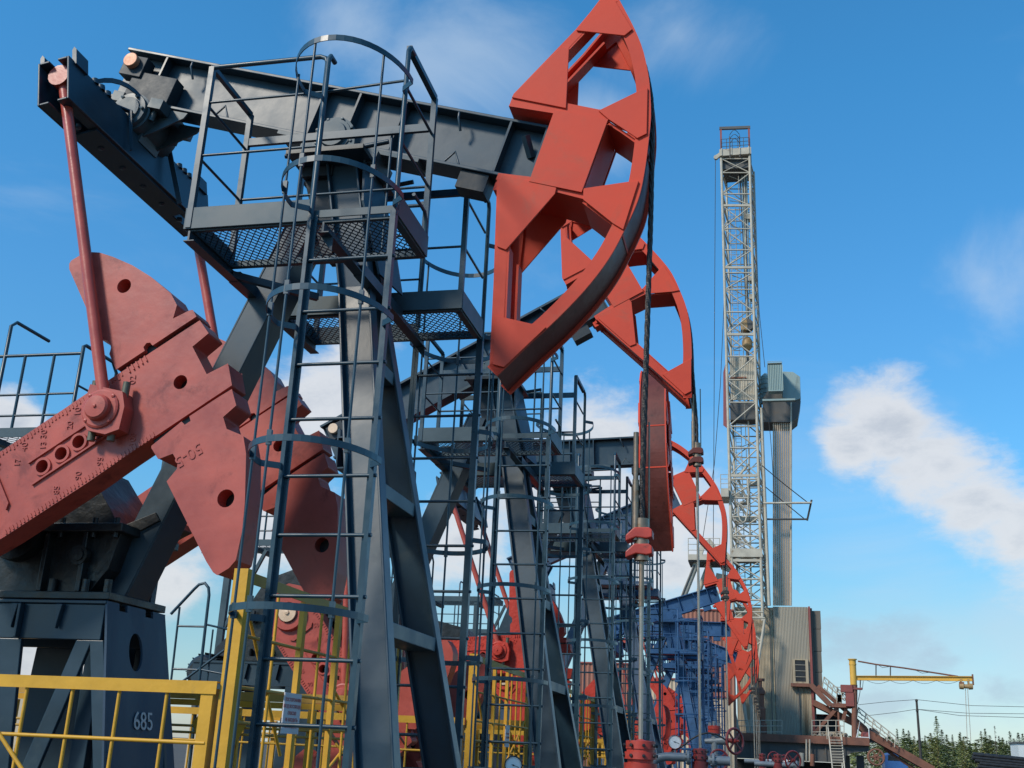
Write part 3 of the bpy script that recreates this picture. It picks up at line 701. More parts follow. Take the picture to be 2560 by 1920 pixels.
def drum_mesh():
    m = MB(); m.lathe((-2.75,0.52,3.35),(0,1,0),[(0,0.0),(0,0.42),(0.1,0.44),(0.22,0.44),(0.24,0.36),(0.24,0.0)],24); return m
def motor_mesh():
    m = MB(); c = (-3.95,-0.35,2.55)
    m.lathe(c,(0,1,0),[(0,0.0),(0,0.15),(0.04,0.2),(0.1,0.23),(0.85,0.23),(0.9,0.18),(1.0,0.18)],22)
    for k in range(16):
        a = 2*math.pi*k/16; m.bar((c[0]+0.24*math.cos(a), c[1]+0.12, c[2]+0.24*math.sin(a)),(c[0]+0.24*math.cos(a), c[1]+0.85, c[2]+0.24*math.sin(a)),0.012,0.04,(math.cos(a),0,math.sin(a)))
    m.box(-4.2,-3.7,-0.3,0.6,2.2,2.34)
    return m
def guard_mesh():
    m = MB(); m.prism([(-4.25,2.35),(-3.7,2.35),(-2.9,3.05),(-2.95,3.55),(-3.4,3.75),(-4.2,2.95)],0.55,0.72); return m
def serv_toe():
    m = MB(); x0, x1, y0, y1, z = -5.4, -1.75, 1.25, 1.95, 4.56
    m.box(x0,x1,y0,y0+0.012,z,z+0.10); m.box(x0,x1,y1-0.012,y1,z,z+0.10); m.box(x1-0.012,x1,y0+0.013,y1-0.013,z,z+0.10)
    for x in (-4.2,-3.1,-2.2): m.box(x,x+0.08,y0+0.014,y1-0.014,z-0.06,z-0.002)
    for x in (-4.6,-2.2): m.box(x,x+0.1,y0+0.02,y0+0.1,0,z-0.062); m.bar((x+0.05,y0+0.06,3.2),(x+0.65,y0+0.06,z-0.06),0.05,0.05)
    return m
def serv_rails():
    m = MB(); x0, x1, y0, y1, z = -5.4, -3.32, 1.28, 1.93, 4.57; t = z+0.90
    for y in (y0,):
        m.tube([(x0,y,t),(x1,y,t)],0.018,6)
        for zz in (z+0.46, z+0.23): m.tube([(x0,y,zz),(x1,y,zz)],0.013,6)
        x = x0
        while x < x1+0.01: m.tube([(x,y,z),(x,y,t)],0.017,6); x += 0.35
    m.tube([(x1,y0,z),(x1,y0,t+0.08),(x1,y0+0.04,t+0.1),(x1,y1-0.1,t+0.1),(x1,y1,t),(x1,y1,z)],0.02,8)
    m.tube([(-4.25,y0,z),(-4.25,y0,t+0.35),(-4.25,y0+0.08,t+0.42),(-4.25,y1,t+0.42)],0.02,8)
    for zz in (z+0.55,): m.tube([(x1,y0,zz),(x1,y1,zz)],0.013,6)
    return m

def unit(name, mats, key, root, fn, bevel=0.0):
    return link(name, lib((key, mats.name), lambda: fn().mesh(name, mats)), root, bevel)

def make_pump(idx, dx, Y, dz, tilt, label, near, crank_deg=None, swing=None, bz=0.0, frame='slate', beamm='slate', rail='rail_blue', castm='red_cast', wellx=-0.9, number=None):
    fr, bm_, rl, ca = M[frame], M[beamm], M[rail], M[castm]
    root = thing('oil_pump', label, 'oil pump', (-3.62+dx, Y, dz), 'beam pumps standing in a row over the wells')
    bv = 0.006 if idx == 1 else 0.0
    # --- tower
    for s in (-1, 1): unit('tower_leg', fr, 'leg%d' % s, root, lambda s=s: leg_mesh(s), bv)
    for z in (4.69, 3.58, 2.50): unit('cross_brace', M['slate_pale'] if frame == 'slate' else fr, 'br%.2f' % z, root, lambda z=z: bracket_mesh(z), bv)
    unit('rear_leg', fr, 'rear', root, rear_leg, bv)
    th = unit('tower_head', M['slate_dark'] if frame == 'slate' else fr, 'thead', root, tower_head, bv); unit('tower_gusset', fr, 'tgus', root, tower_gusset); unit('saddle_plate', fr, 'tplate', th, tower_plate)  # darker slate puts the shade of the recessed head into its colour
    for s in (-1, 1): unit('saddle_bearing', M['slate_pale'] if frame == 'slate' else fr, 'bear%d' % s, root, lambda s=s: bearing(s))
    # --- platforms, railings, ladders, cages
    for s in (-1, 1):
        pf = unit('work_platform', M['slate_pale'] if frame == 'slate' else fr, 'toe%d' % s, root, lambda s=s: toe(s), bv*0.5)
        if near:
            y0, y1 = (-1.24, -0.60) if s < 0 else (0.60, 1.24)
            gt = unit('expanded_mesh_floor', fr, 'grat%d' % s, pf, lambda y0=y0, y1=y1: grating(PX0+0.05, PX1-0.05, y0, y1))
            gt.location = (0, 0, PZ+0.015)
        else:
            m = lib(('gflat', frame, s), lambda: MB().box(PX0+0.02, PX1-0.02, min(s*0.6,s*1.24), max(s*0.6,s*1.24), PZ+0.012, PZ+0.018).mesh('floor_plate', fr)); link('floor_plate', m, pf)
        unit('guard_rail', rl, 'rail%d' % s, root, lambda s=s: rails(s))
        ld = unit('ladder', rl, 'stile%d' % s, root, lambda s=s: stiles(s))
        for k in range(11 if near else 10):
            r_ = link('rung', lib(('rung', rl.name), lambda: rung_mesh().mesh('rung', rl)), ld); r_.location = ((LX0+LX1)/2, s*LY, 5.115-0.4145*k)
        cg = unit('ladder_cage', rl, 'cageb%d' % s, root, lambda s=s: cage_bars(s))
        for z in HZ:
            h = link('hoop', lib(('hoop', s, rl.name), lambda s=s: hoop_mesh(s).mesh('hoop', rl)), cg); h.location = (0, 0, z)
    unit('platform_beam', fr, 'pbeams', root, plat_beams)
    # --- pedestal, gearbox, motor
    unit('pedestal', fr, 'ped', root, pedestal_frame, bv)
    for s in (-1, 1): o_ = unit('pedestal_brace', fr, 'pedb', root, pedestal_brace, bv); o_.location = (0, 0.83*(s > 0), 0)
    if idx in (1, 2, 3):
        al = MB(); al.tube([(-3.84,-1.47,3.18),(-3.56,-1.47,3.50),(-3.50,-1.47,3.56),(-3.42,-1.47,3.58),(-3.36,-1.47,3.52),(-3.34,-1.47,3.43),(-3.29,-1.47,0.2)],0.02,8)
        al.tube([(-3.73,-1.47,3.27),(-3.66,-1.47,0.2)],0.016,6); al.tube([(-3.72,-1.47,3.03),(-3.32,-1.47,3.03)],0.013,6); al.tube([(-3.70,-1.47,2.50),(-3.30,-1.47,2.50),(-2.95,-1.47,2.45)],0.013,6)
        al.tube([(-3.75,-1.47,2.2),(-3.03,-1.47,2.75)],0.016,6); al.tube([(-3.34,-1.47,3.06),(-3.0,-1.40,3.0)],0.013,6); al.tube([(-3.24,-1.44,3.0),(-3.2,-1.44,0.2)],0.013,6)
        al.obj('access_handrail', rl, root)
    pp = unit('pedestal_end_plate', M['plate_blue'] if frame == 'slate' else fr, 'pedp', root, pedestal_plate)
    if number:
        mt = Matrix.Translation((-1.292, 0.07, 1.795)) @ Matrix.Rotation(R(-9.4), 4, 'Y') @ Matrix(((0,0,1,0),(1,0,0,0),(0,1,0,0),(0,0,0,1)))
        text_obj('painted_number', number, 0.20, M['white_num'], pp, mt)
    unit('gearbox', M['gear'], 'gear', root, gearbox_mesh, bv); unit('brake_drum', M['gear'], 'drum', root, drum_mesh)
    unit('electric_motor', M['gear'], 'motor', root, motor_mesh); unit('belt_guard', M['slate_dark'], 'guard', root, guard_mesh)
    if near or idx == 4:
        sp = unit('service_platform', M['slate_pale'], 'servt', root, serv_toe); unit('service_railing', rl, 'servr', sp, serv_rails)
        gt = link('expanded_mesh_floor', lib(('sg',), lambda: grating(-4.9, -1.8, 1.3, 1.9, 0.06, 0.13).mesh('expanded_mesh_floor', M['slate'])), sp); gt.location = (0,0,4.575)
    # --- moving parts
    th_ = R(tilt)
    PV = PIV+bz; RB = Matrix.Translation((0,0,PV)) @ Matrix.Rotation(-th_, 4, 'Y')
    def put(name, mt, key, fn, mtx, parent=root, bevel=0.0):
        o = unit(name, mt, key, parent, fn, bevel); o.matrix_local = mtx; return o
    wb = put('walking_beam', bm_, 'beam', beam_mesh, RB, bevel=bv)
    I4 = Matrix.Identity(4)
    for x_ in (-0.42, -0.05, 0.42, 1.45, 1.79, -2.2):
        for s in (-1, 1): put('stiffener', bm_, 'stiff', beam_stiff, Matrix.Translation((x_,0,0)) @ Matrix.Rotation(math.pi*(s > 0), 4, 'Z'), wb)
    put('saddle_block', M['slate_pale'] if beamm == 'slate' else bm_, 'dbl', beam_doubler, I4, wb)
    put('tail_bracket', M['slate_dark'] if beamm == 'slate' else bm_, 'tailb', beam_tail, I4, wb, bv); put('tail_bearing', M['slate_pale'] if beamm == 'slate' else bm_, 'tbear', tail_bearing, I4, wb)
    for x_ in (-1.9, 0.95): put('lifting_lug', bm_, 'lugh', lug_hook, Matrix.Translation((x_,0,0)), wb)
    for x_ in (-1.35, 1.05): put('lifting_lug', bm_, 'luga', lug_arch, Matrix.Translation((x_,0,0)), wb)
    put('stop_bolt', bm_, 'stopb', stop_bolt, I4, wb); put('hinge_box', M['slate_dark'] if beamm == 'slate' else bm_, 'hingeb', hinge_box, I4, wb)
    sh = put('shaft_end', M['orange_end'] if idx == 1 else M['copper'], 'sh%d' % (idx == 1), lambda: MB().lathe((-2.49,-0.195,0.42),(0,-1,0),[(0,0.075),(0.05,0.075),(0.055,0.07),(0.055,0.0)],18), I4, wb)
    HB = RB
    if swing is not None:
        HB = Matrix.Translation((dx*0,0,0)) @ RB @ Matrix.Translation((1.66,0,0)) @ Matrix.Rotation(R(swing), 4, 'Z') @ Matrix.Translation((-1.72,0,0))
    hh = put('horse_head', M['red'], 'hframe', head_frame, HB)
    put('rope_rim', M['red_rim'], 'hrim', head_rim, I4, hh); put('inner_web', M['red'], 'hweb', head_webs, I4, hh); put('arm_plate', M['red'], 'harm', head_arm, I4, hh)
    for k, gp in enumerate(GUS):
        for s in (-1, 1):
            y = s*(HW+0.002); put('gusset_plate', M['red'], 'gus%d%d' % (k, s), lambda gp=gp, y=y, s=s: MB().prism(gp, min(y, y+s*0.016), max(y, y+s*0.016)), I4, hh, 0.003 if idx < 3 else 0)
    for s in (-1, 1):
        y = s*(HW+0.008); put('cover_plate', M['red'], 'boxp%d' % s, lambda y=y, s=s: MB().prism(BOXP, min(y, y+s*0.016), max(y, y+s*0.016)), I4, hh)
    put('hinge_lug', M['red'], 'hinge', lambda: MB().lathe((1.62,0,-0.04),(0,0,1),[(0,0.0),(0,0.14),(0.04,0.14),(0.04,0.0)],16).box(1.5,1.72,-0.10,0.10,-0.08,0.0), I4, hh)
    # cross bar (equalizer) and pitmans
    c_, s_ = math.cos(th_), math.sin(th_)
    def bl(x, z): return Vector((c_*x - s_*z, 0, PIV + s_*x + c_*z))
    T = bl(-2.20, -0.44)
    hub = Vector((-2.40, 0, 3.27)); r_c = 1.33; L = 3.13
    if crank_deg is None:
        d = T-hub; D = math.hypot(d.x, d.z); cs = max(-1, min(1, (r_c*r_c+D*D-L*L)/(2*r_c*D)))
        crank_deg = math.degrees(math.atan2(d.z, d.x) - math.acos(cs))
    ca_ = R(crank_deg); uu = Vector((math.cos(ca_), 0, math.sin(ca_))); vv = Vector((-math.sin(ca_), 0, math.cos(ca_)))
    pin = hub + uu*1.345 + vv*0.03
    pd = (pin - T).normalized(); tiltp = math.atan2(pd.x, -pd.z)     # pitman lean
    EQ = Matrix.Translation(T) @ Matrix.Rotation(-tiltp*0.6, 4, 'Y')
    e1 = put('equalizer_beam', bm_, 'eqa', lambda: eq_channel(-1), EQ, bevel=bv)
    put('channel', bm_, 'eqb', lambda: eq_channel(1), I4, e1, bv); o_ = put('end_bolts', bm_, 'eqe', eq_ends, I4, e1); o_['kind'] = 'stuff'; put('tie_plate', bm_, 'eqp', eq_plates, I4, e1)
    if near: put('cable_guard', bm_, 'eqg', eq_guard, I4, e1); [put('guard_bar', bm_, 'eqgb%d' % k_, (lambda k_=k_: eq_guard_bar(k_)), I4, e1) for k_ in range(3)]
    Ln = (pin-T).length
    for s in (-1, 1):
        yy = s*1.14
        pm = MB(); pm.tube([(0,0,0),(0,0,-Ln)], 0.047, 14); pm.lathe((0,-0.07,0.02),(0,1,0),[(0,0),(0,0.1),(0.14,0.1),(0.14,0)],16)
        o = pm.obj('pitman_rod', M['red_tube'], root); o.matrix_local = Matrix.Translation((T.x, yy, T.z+0.06)) @ Matrix.Rotation(-tiltp, 4, 'Y')
        # crank: outer face towards s
        flip = Matrix.Identity(4) if s < 0 else Matrix.Scale(-1, 4, (0,1,0))
        CM = Matrix.Translation((hub.x, s*1.04, hub.z)) @ Matrix.Rotation(-ca_, 4, 'Y')
        def cput(name, mt, key, fn, parent, bevel=0.0, mtx=I4):
            def f2():
                b = fn()
                if s > 0: b.v = [(x, -y, z) for x, y, z in b.v]; b.f = [f[::-1] for f in b.f]
                return b
            o = unit(name, mt, key+('n' if s < 0 else 'f'), parent, f2, bevel); o.matrix_local = mtx; return o
        cr = cput('crank_arm', ca, 'crk', crank_mesh, root, 0.012 if idx < 3 else 0, CM)
        cput('graduation', ca, 'crt', crank_trim, cr); cput('crank_boss', ca, 'crb', crank_cast, cr); cput('shaft_cap', M['copper'], 'sfe', shaft_end, cr); o_ = cput('gap_backing', M['black'], 'gapb', gap_fill, cr); o_['kind'] = 'stuff'  # the black filler paints the dark of the gaps
        cput('counterweight', ca, 'cwu', cwu_mesh, cr, 0.014 if idx < 3 else 0); cput('counterweight', ca, 'cwl', cwl_mesh, cr, 0.014 if idx < 3 else 0)
        PM = Matrix.Translation((1.345, 0, 0.03)) @ Matrix.Rotation(ca_-R(30)+0.55, 4, 'Y')
        cput('crank_pin_block', ca, 'pinb', pin_block, cr, 0, PM); [cput('pin_bolt', M['bolt'], 'pinbo%d' % k_, (lambda k_=k_: pin_bolt(k_)), cr, 0, PM) for k_ in range(4)]
        if idx <= 3:
            side = Matrix(((1,0,0,0),(0,0,-1,0),(0,1,0,0),(0,0,0,1))) if s < 0 else Matrix(((-1,0,0,0),(0,0,1,0),(0,1,0,0),(0,0,0,1)))
            yo = 0.002*s if s < 0 else 0.002
            for body, u, v, rot, sz in (('10',1.12,0.215,60,0.075),('20',1.02,0.15,60,0.07),('30',0.80,0.215,60,0.075),('40',0.62,0.215,60,0.075),('13',0.76,0.13,60,0.07),('17',0.52,0.13,60,0.07),('50',0.36,0.20,60,0.075),
                                        ('100',1.42,-0.27,60,0.075),('95',1.12,-0.27,60,0.07),('90',0.92,-0.27,60,0.07),('85',0.72,-0.27,60,0.07),('02',1.62,0.18,60,0.075)):
                text_obj('cast_numeral', body, sz, ca, cr, Matrix.Translation((u, yo, v)) @ side @ Matrix.Rotation(R(rot if s < 0 else -rot), 4, 'Z'), 0.005)
            text_obj('cast_lettering', '50-5', 0.13, ca, cr, Matrix.Translation((1.76, -0.024 if s < 0 else 0.024, -0.66)) @ side @ Matrix.Rotation(R(180 if s < 0 else -180), 4, 'Z'), 0.004)
    # bridle, carrier bar, rod
    if swing is None:
        tx = 2.80
        cb = MB(); w0 = wellx+3.62-dx*0
        ztan = PIV-0.2; zc = 3.42 if idx == 1 else {2: 5.75, 4: 5.5}.get(idx, 4.6)
        zc = {1: 3.305, 2: 5.62, 4: 5.5}.get(idx, 4.5)
        # rope lies on the rim, then hangs
        rim = [(c_*x*0.996 - s_*z*0.996, PIV + s_*x*0.996 + c_*z*0.996) for x, z in ARC]
        rim = [p for p in rim if p[1] > ztan+0.25]
        for o_ in (-0.022, 0.022):
            yy = o_
            pts = [(x, yy, z) for x, z in rim] + [(w0+0.06 if idx == 1 else w0, yy*0.9, ztan-0.6), (w0, yy*0.8, zc+0.35), (w0, yy*0.8, zc-0.05)]
            n_ = 40 if near else 14; fine = []
            for i in range(len(pts)-1):
                a, b = Vector(pts[i]), Vector(pts[i+1]); kk = max(1, int((b-a).length/0.12))
                for j in range(kk): fine.append(a.lerp(b, j/kk))
            fine.append(Vector(pts[-1]))
            cb.tube(fine, 0.018, 8)
            if near:                       # lay of the strands
                for ph in range(5):
                    h = []; t = 0.0
                    for i in range(len(fine)*4):
                        q = i/4; a = fine[min(int(q), len(fine)-1)].lerp(fine[min(int(q)+1, len(fine)-1)], q-int(q))
                        an = ph*2*math.pi/5 + q*1.5
                        h.append(a + Vector((math.cos(an)*0.016, math.sin(an)*0.016, 0)))
                    cb.tube(h, 0.0065, 4)
        cb.obj('bridle_rope', M['cable'], root)
        kb = MB()
        for z in (zc, zc-0.125):
            kb.prism([(w0-0.115,z-0.015),(w0-0.05,z+0.045),(w0+0.06,z+0.045),(w0+0.085,z+0.025),(w0+0.085,z-0.03),(w0+0.045,z-0.04),(w0-0.035,z-0.03),(w0-0.115,z-0.062)],-0.07,0.07)
        kb.obj('carrier_bar', M['red_valve'] if idx == 1 else (M['red_rim'] if idx == 2 else M['cable']), root, 0.008)
        kc = MB(); kc.cyl((w0,0,zc-0.2),(w0,0,zc+0.12),0.055,14); kc.cyl((w0-0.045,-0.03,zc-0.05),(w0-0.045,-0.03,zc+0.42),0.026,12); kc.cyl((w0-0.045,-0.03,zc+0.42),(w0-0.045,-0.03,zc+0.80),0.021,12); kc.cyl((w0+0.05,0.03,zc),(w0+0.05,0.03,zc+0.9),0.007,6)
        kc.obj('rope_clamp', M['rod_rust'], root)
        zt = zc-0.18
        MB().cyl((w0,0,zt-0.36),(w0,0,zt+0.02),0.021,12).obj('rod_coupling', M['rod_rust'], root)
        MB().cyl((w0,0,1.75),(w0,0,zt-0.355),0.0165,12).obj('polished_rod', M['steel'], root)
    return root

P = 6.17; Y0 = 8.30
make_pump(1, 0, Y0, 0, -16.7, 'nearest oil pump, dark slate frame numbered 685, red horse head dipping at the front', True, crank_deg=33.7, wellx=-0.915, number='685')
make_pump(2, 0, Y0+P, 0, 28.3, 'second oil pump in the row, slate beam tilted up, red head behind the nearest one', True, wellx=-0.86)
make_pump(3, 0, Y0+2*P, 0, 2.0, 'third oil pump, slate beam level, red horse head swung edge-on towards the viewer', True, swing=-90, bz=0.14, castm='red_bright')
make_pump(4, 0, Y0+3*P, 0, 24.0, 'fourth oil pump, steel blue beam tilted up, its red head above the derrick platform', False, frame='blue_mid', beamm='blue_mid', wellx=-0.96, castm='red_bright')
make_pump(6, 0.35, Y0+5*P, -0.45, 17.0, 'first of the bright blue oil pumps, beam tilted up to a red head', False, frame='blue', beamm='blue', rail='blue', castm='red_bright')
make_pump(7, 0.35, Y0+6*P, -0.45, -1.0, 'second bright blue oil pump with a level beam', False, frame='blue', beamm='blue', rail='blue', castm='red_bright')
make_pump(8, 0.35, Y0+7*P, -0.45, -19.0, 'third bright blue oil pump with beam sloping down to the lowest red head', False, frame='blue', beamm='blue', rail='blue', castm='red_bright')
make_pump(9, 0.35, Y0+8*P, -0.45, -6.0, 'farthest bright blue oil pump, mostly hidden behind the third blue one', False, frame='blue', beamm='blue', rail='blue', castm='red_bright')

#PART2
def corrugated(m, x0, x1, y, z0, z1, pitch=0.14, dep=0.035, xt0=None, xt1=None):
    """upright corrugated sheet facing -y"""
    n = max(4, int(abs(x1-x0)/pitch)*2); xt0 = x0 if xt0 is None else xt0; xt1 = x1 if xt1 is None else xt1
    vs = []
    for i in range(n+1):
        f = i/n; d = dep if (i//1) % 2 else 0.0
        vs += [(x0+(x1-x0)*f, y+d, z0), (xt0+(xt1-xt0)*f, y+d, z1)]
    fs = [(2*i, 2*i+2, 2*i+3, 2*i+1) for i in range(n)]
    m.add(vs, fs); return m

# ------------------------------------------------------------------ guard fences round the cranks
def guard_fence(idx, Yf, label, detail=True):
    cx = -3.40; root = thing('guard_fence', label, 'fence', (cx, Yf, 0), 'yellow guard fences round the cranks')
    ye, yd = M['yellow'], M['yellow_dirty']; k = 'gf'
    def part(name, key, fn, mt=ye): return link(name, lib((k, key, mt.name), lambda: fn().mesh(name, mt)), root)
    def post(x, y, h, w=0.1):
        p = MB(); p.box(x-w/2, x+w/2, y-0.006, y+0.006, 0, h); p.box(x+w/2-0.012, x+w/2, y+0.007, y+w, 0, h); return p
    part('corner_post', 'cp', lambda: post(0, 0, 2.775)); part('short_post', 'sp', lambda: post(-0.125, -0.02, 2.0, 0.085))
    part('top_rail', 'tr', lambda: MB().box(-4.2, -0.06, -0.035, -0.028, 1.965, 2.045).box(-4.2, -0.06, -0.027, 0.04, 2.035, 2.045))
    for i in range(12):
        b = link('bar', lib((k, 'bar'), lambda: MB().cyl((0,-0.01,0.3),(0,-0.01,1.97),0.0125,8).mesh('bar', ye)), root); b.location = (-0.415-0.345*i, 0, 0)
    for z in (1.665, 1.27, 0.85): 
        b = link('cross_rod', lib((k, 'hrod'), lambda: MB().cyl((-4.2,-0.02,0),(-0.1,-0.02,0),0.0125,8).mesh('cross_rod', ye)), root); b.location = (0,0,z)
    part('diagonal_rod', 'dr', lambda: MB().cyl((-1.62,-0.035,1.95-0.25),(-0.9,-0.035,1.0),0.014,8))
    # side panel, running away from the viewer
    part('side_rail', 'sr', lambda: MB().box(0.02, 0.03, 0.06, 3.25, 2.69, 2.765), yd)
    for y in (3.25,): part('end_post', 'ep', lambda: post(0, 3.25, 2.775), yd)
    for i, y in enumerate((0.62, 1.06, 1.45, 1.78, 2.1, 2.42, 2.74, 3.05)):
        if i in (1, 3):
            b = link('bar', lib((k, 'flat'), lambda: MB().box(-0.01,0.03,-0.03,0.03,0.2,2.69).mesh('bar', ye)), root)
        else: b = link('bar', lib((k, 'sbar'), lambda: MB().cyl((0,0,0.2),(0,0,2.69),0.012,8).mesh('bar', ye)), root)
        b.location = (0, y, 0)
    for z in (2.35, 2.02, 1.80):
        b = link('cross_rod', lib((k, 'srod'), lambda: MB().cyl((0.012,0.03,0),(0.012,3.2,0),0.012,8).mesh('cross_rod', yd)), root); b.location = (0,0,z)
    part('brace_rod', 'sb', lambda: MB().cyl((-0.01,0.05,2.68),(-0.01,0.95,1.6),0.012,8)); part('cross_brace', 'sb2', lambda: MB().cyl((-0.02,1.9,2.1),(-0.02,3.1,1.5),0.012,8)); part('cross_brace', 'sb3', lambda: MB().cyl((-0.02,3.1,2.1),(-0.02,1.9,1.5),0.012,8))
    # back panel
    part('back_rail', 'bk', lambda: MB().box(-4.2,-0.05,3.22,3.24,1.985,2.04))
    part('back_channel', 'bk2', lambda: MB().box(-4.2,-0.05,3.25,3.29,2.045,2.125), yd)
    for x in (-3.9,-3.1,-2.3,-1.5,-0.75):
        b = link('post', lib((k, 'bpost'), lambda: MB().box(-0.035,0.035,3.245,3.29,0.2,1.98).mesh('post', ye)), root); b.location = (x,-0.02,0)
    for z in (1.80, 1.74):
        b = link('cross_rod', lib((k, 'brod'), lambda: MB().cyl((-4.2,3.2,0),(-0.05,3.2,0),0.012,8).mesh('cross_rod', yd)), root); b.location = (0,0,z)
    if detail:
        part('plate', 'oct', lambda: MB().prism([(-1.9,1.83),(-1.75,2.0),(-1.5,2.0),(-1.35,1.83),(-1.45,1.62),(-1.8,1.62)], 3.14, 3.15))
    return root
fence_labels = ['nearest yellow guard fence of rods, in front of the pedestal numbered 685', 'yellow guard fence with a pale sloping top rail, between the first and second pump legs',
                'yellow guard fence round the crank of the third pump', 'yellow guard fence round the crank of the fourth, steel blue pump']
for n_, Yf in enumerate((6.75, 12.92, 19.09, 25.26)): guard_fence(n_+1, Yf, fence_labels[n_])
guard_fence(5, 31.6, 'low yellow railing seen between the wellheads, farthest of the yellow fences')
# warning board on the nearest fence
sgn = thing('warning_sign', 'small white board with red lettering tied to the side of the nearest yellow fence', 'sign', (-3.37, 7.57, 1.90))
bd = MB().box(0.0, 0.008, 0.0, 0.30, -0.15, 0.13).obj('board', M['sign_white'], sgn)
mt = Matrix.Translation((0.010, 0.15, -0.01)) @ Matrix(((0,0,1,0),(1,0,0,0),(0,1,0,0),(0,0,0,1)))
SL = text_obj('sign_lettering', 'ПОСТОРОННИМ\nВХОД ВОСПРЕЩЕН\nОПАСНО\nНЕ ВХОДИТЬ\nПРИ РАБОТЕ', 0.034, M['sign_red'], sgn, mt, 0.0006, 1.35)
sgn2 = thing('warning_sign', 'tiny pale notice hung on the second yellow fence', 'sign', (-3.37, 14.6, 1.90))
MB().box(0.0, 0.008, 0.0, 0.24, -0.15, 0.12).obj('board', M['sign_white'], sgn2)
mt2 = Matrix.Translation((0.010, 0.12, -0.01)) @ Matrix(((0,0,1,0),(1,0,0,0),(0,1,0,0),(0,0,0,1)))
SL = text_obj('sign_lettering', 'ОПАСНО\nНЕ ВХОДИТЬ', 0.034, M['sign_red'], sgn2, mt2, 0.0006, 1.35)
for o_ in [o for o in bpy.data.objects if o.name.startswith('sign_lettering')]: o_['kind'] = 'stuff'

# ------------------------------------------------------------------ wellheads
def handwheel(parent, c, axis, r, mt):
    m = MB(); c = Vector(c); ax = Vector(axis).normalized(); u = Vector((0,0,1)); u = (u-ax*u.dot(ax)).normalized(); w = ax.cross(u)
    m.tube([c+(u*math.cos(2*math.pi*i/28)+w*math.sin(2*math.pi*i/28))*r for i in range(28)], r*0.11, 8, closed=True)
    for k in range(4):
        a = R(45+90*k); d = u*math.cos(a)+w*math.sin(a); m.bar(c+d*r*0.15, c+d*r, r*0.13, r*0.1, ax)
    m.cyl(c-ax*r*0.35, c+ax*r*0.25, r*0.2, 12); m.cyl(c+ax*r*0.25, c+ax*r*0.5, r*0.09, 8)
    return m.obj('handwheel', mt, parent)
def flange(m, c, axis, r, t, n=8):
    ax = Vector(axis).normalized(); c = Vector(c); m.lathe(c-ax*t/2, ax, [(0,0),(0,r),(t,r),(t,0)], 20)
    u = Vector((0,0,1)) if abs(ax.z) < 0.9 else Vector((1,0,0)); u = (u-ax*u.dot(ax)).normalized(); w = ax.cross(u)
    for k in range(n):
        a = 2*math.pi*k/n; p = c+(u*math.cos(a)+w*math.sin(a))*r*0.78; m.cyl(p-ax*(t/2+0.02), p+ax*(t/2+0.02), r*0.09, 6)
def stuffing_box(x, y, label, r=0.113, top=1.81, mt=None, dark=False):
    t = thing('stuffing_box', label, 'wellhead', (x, y, 0), 'wellheads with stuffing boxes'); mt = mt or M['red_valve']
    m = MB()
    m.lathe((0,0,0), (0,0,1), [(0.4,r*0.75),(top-0.52,r*0.8),(top-0.51,r),(top-0.15,r*1.05),(top-0.149,r*0.82),(top-0.125,r*0.82),(top-0.124,r*1.02),(top-0.075,r*1.0),(top-0.074,r*0.88),(top-0.055,r*0.88),(top-0.054,r*0.95),(top,r*0.93),(top+0.005,r*0.3),(top+0.02,0)], 24)
    m.obj('packing_gland', mt, t)
    b = MB()
    for k in range(8):
        a = 2*math.pi*k/8+0.3
        for z in (top-0.1, top-0.03, top-0.24): b.lathe((r*1.0*math.cos(a), r*1.0*math.sin(a), z), (math.cos(a), math.sin(a), 0), [(0,0.012),(0.012,0.012),(0.014,0)], 8)
    o = b.obj('gland_bolts', M['black'], t); o['kind'] = 'stuff'
    return t

sb1 = stuffing_box(-3.62+3.62-0.915, Y0, 'large bright red stuffing box where the nearest polished rod enters, at the bottom edge')
sb2 = stuffing_box(-0.86, Y0+P, 'dark brown red stuffing box under the second polished rod, beside a grey elbow pipe', 0.092, 1.83, M['maroon'])
# flow line and valves of the second well
wl = thing('flow_line', 'bent grey flow pipe joining the dark stuffing box of the second well', 'pipe', (-0.86, Y0+P, 0))
m = MB(); pts = [(-0.60,-0.05,0.6),(-0.60,-0.05,1.50)]
for i in range(9):
    a = R(10*i+5); pts.append((-0.45-0.15*math.cos(a), -0.05, 1.56+0.15*math.sin(a)))
pts += [(-0.42,-0.05,1.72),(-0.12,-0.05,1.72)]
m.tube(pts, 0.052, 14); m.obj('elbow_pipe', M['pipe_grey'], wl)
m = MB(); flange(m, (-0.14,-0.05,1.72), (1,0,0), 0.085, 0.03); m.obj('flange', M['pipe_grey'], wl)
m = MB(); m.tube([(0.10,0,1.70),(0.36,0,1.70)], 0.055, 12); flange(m, (0.16,0,1.70), (1,0,0), 0.085, 0.03); m.obj('branch_pipe', M['pipe_grey'], wl)
vt = thing('valve_tree', 'grey pipe cross with two maroon handwheels and red cap, right of the second rod', 'valve', (0, Y0+P+1.6, 0))
def V(px, py, dy=0.0): 
    p = at(px, py, Y0+P+1.6+dy); return (p.x, dy, p.z)
a, b = V(1787,1908), V(1787,1834)
m = MB(); m.tube([(a[0],0,0.5),(a[0],0,b[2])], 0.042, 14); m.obj('stem_pipe', M['pipe_grey'], vt)
m = MB(); m.lathe((a[0],0,V(1787,1834)[2]), (0,0,1), [(0,0.05),(0,0.088),(0.045,0.088),(0.045,0.08),(0.055,0.08),(0.055,0.088),(0.1,0.088),(0.105,0.05),(0.12,0.0)], 20); m.obj('red_cap', M['red_valve'], vt)
m = MB()
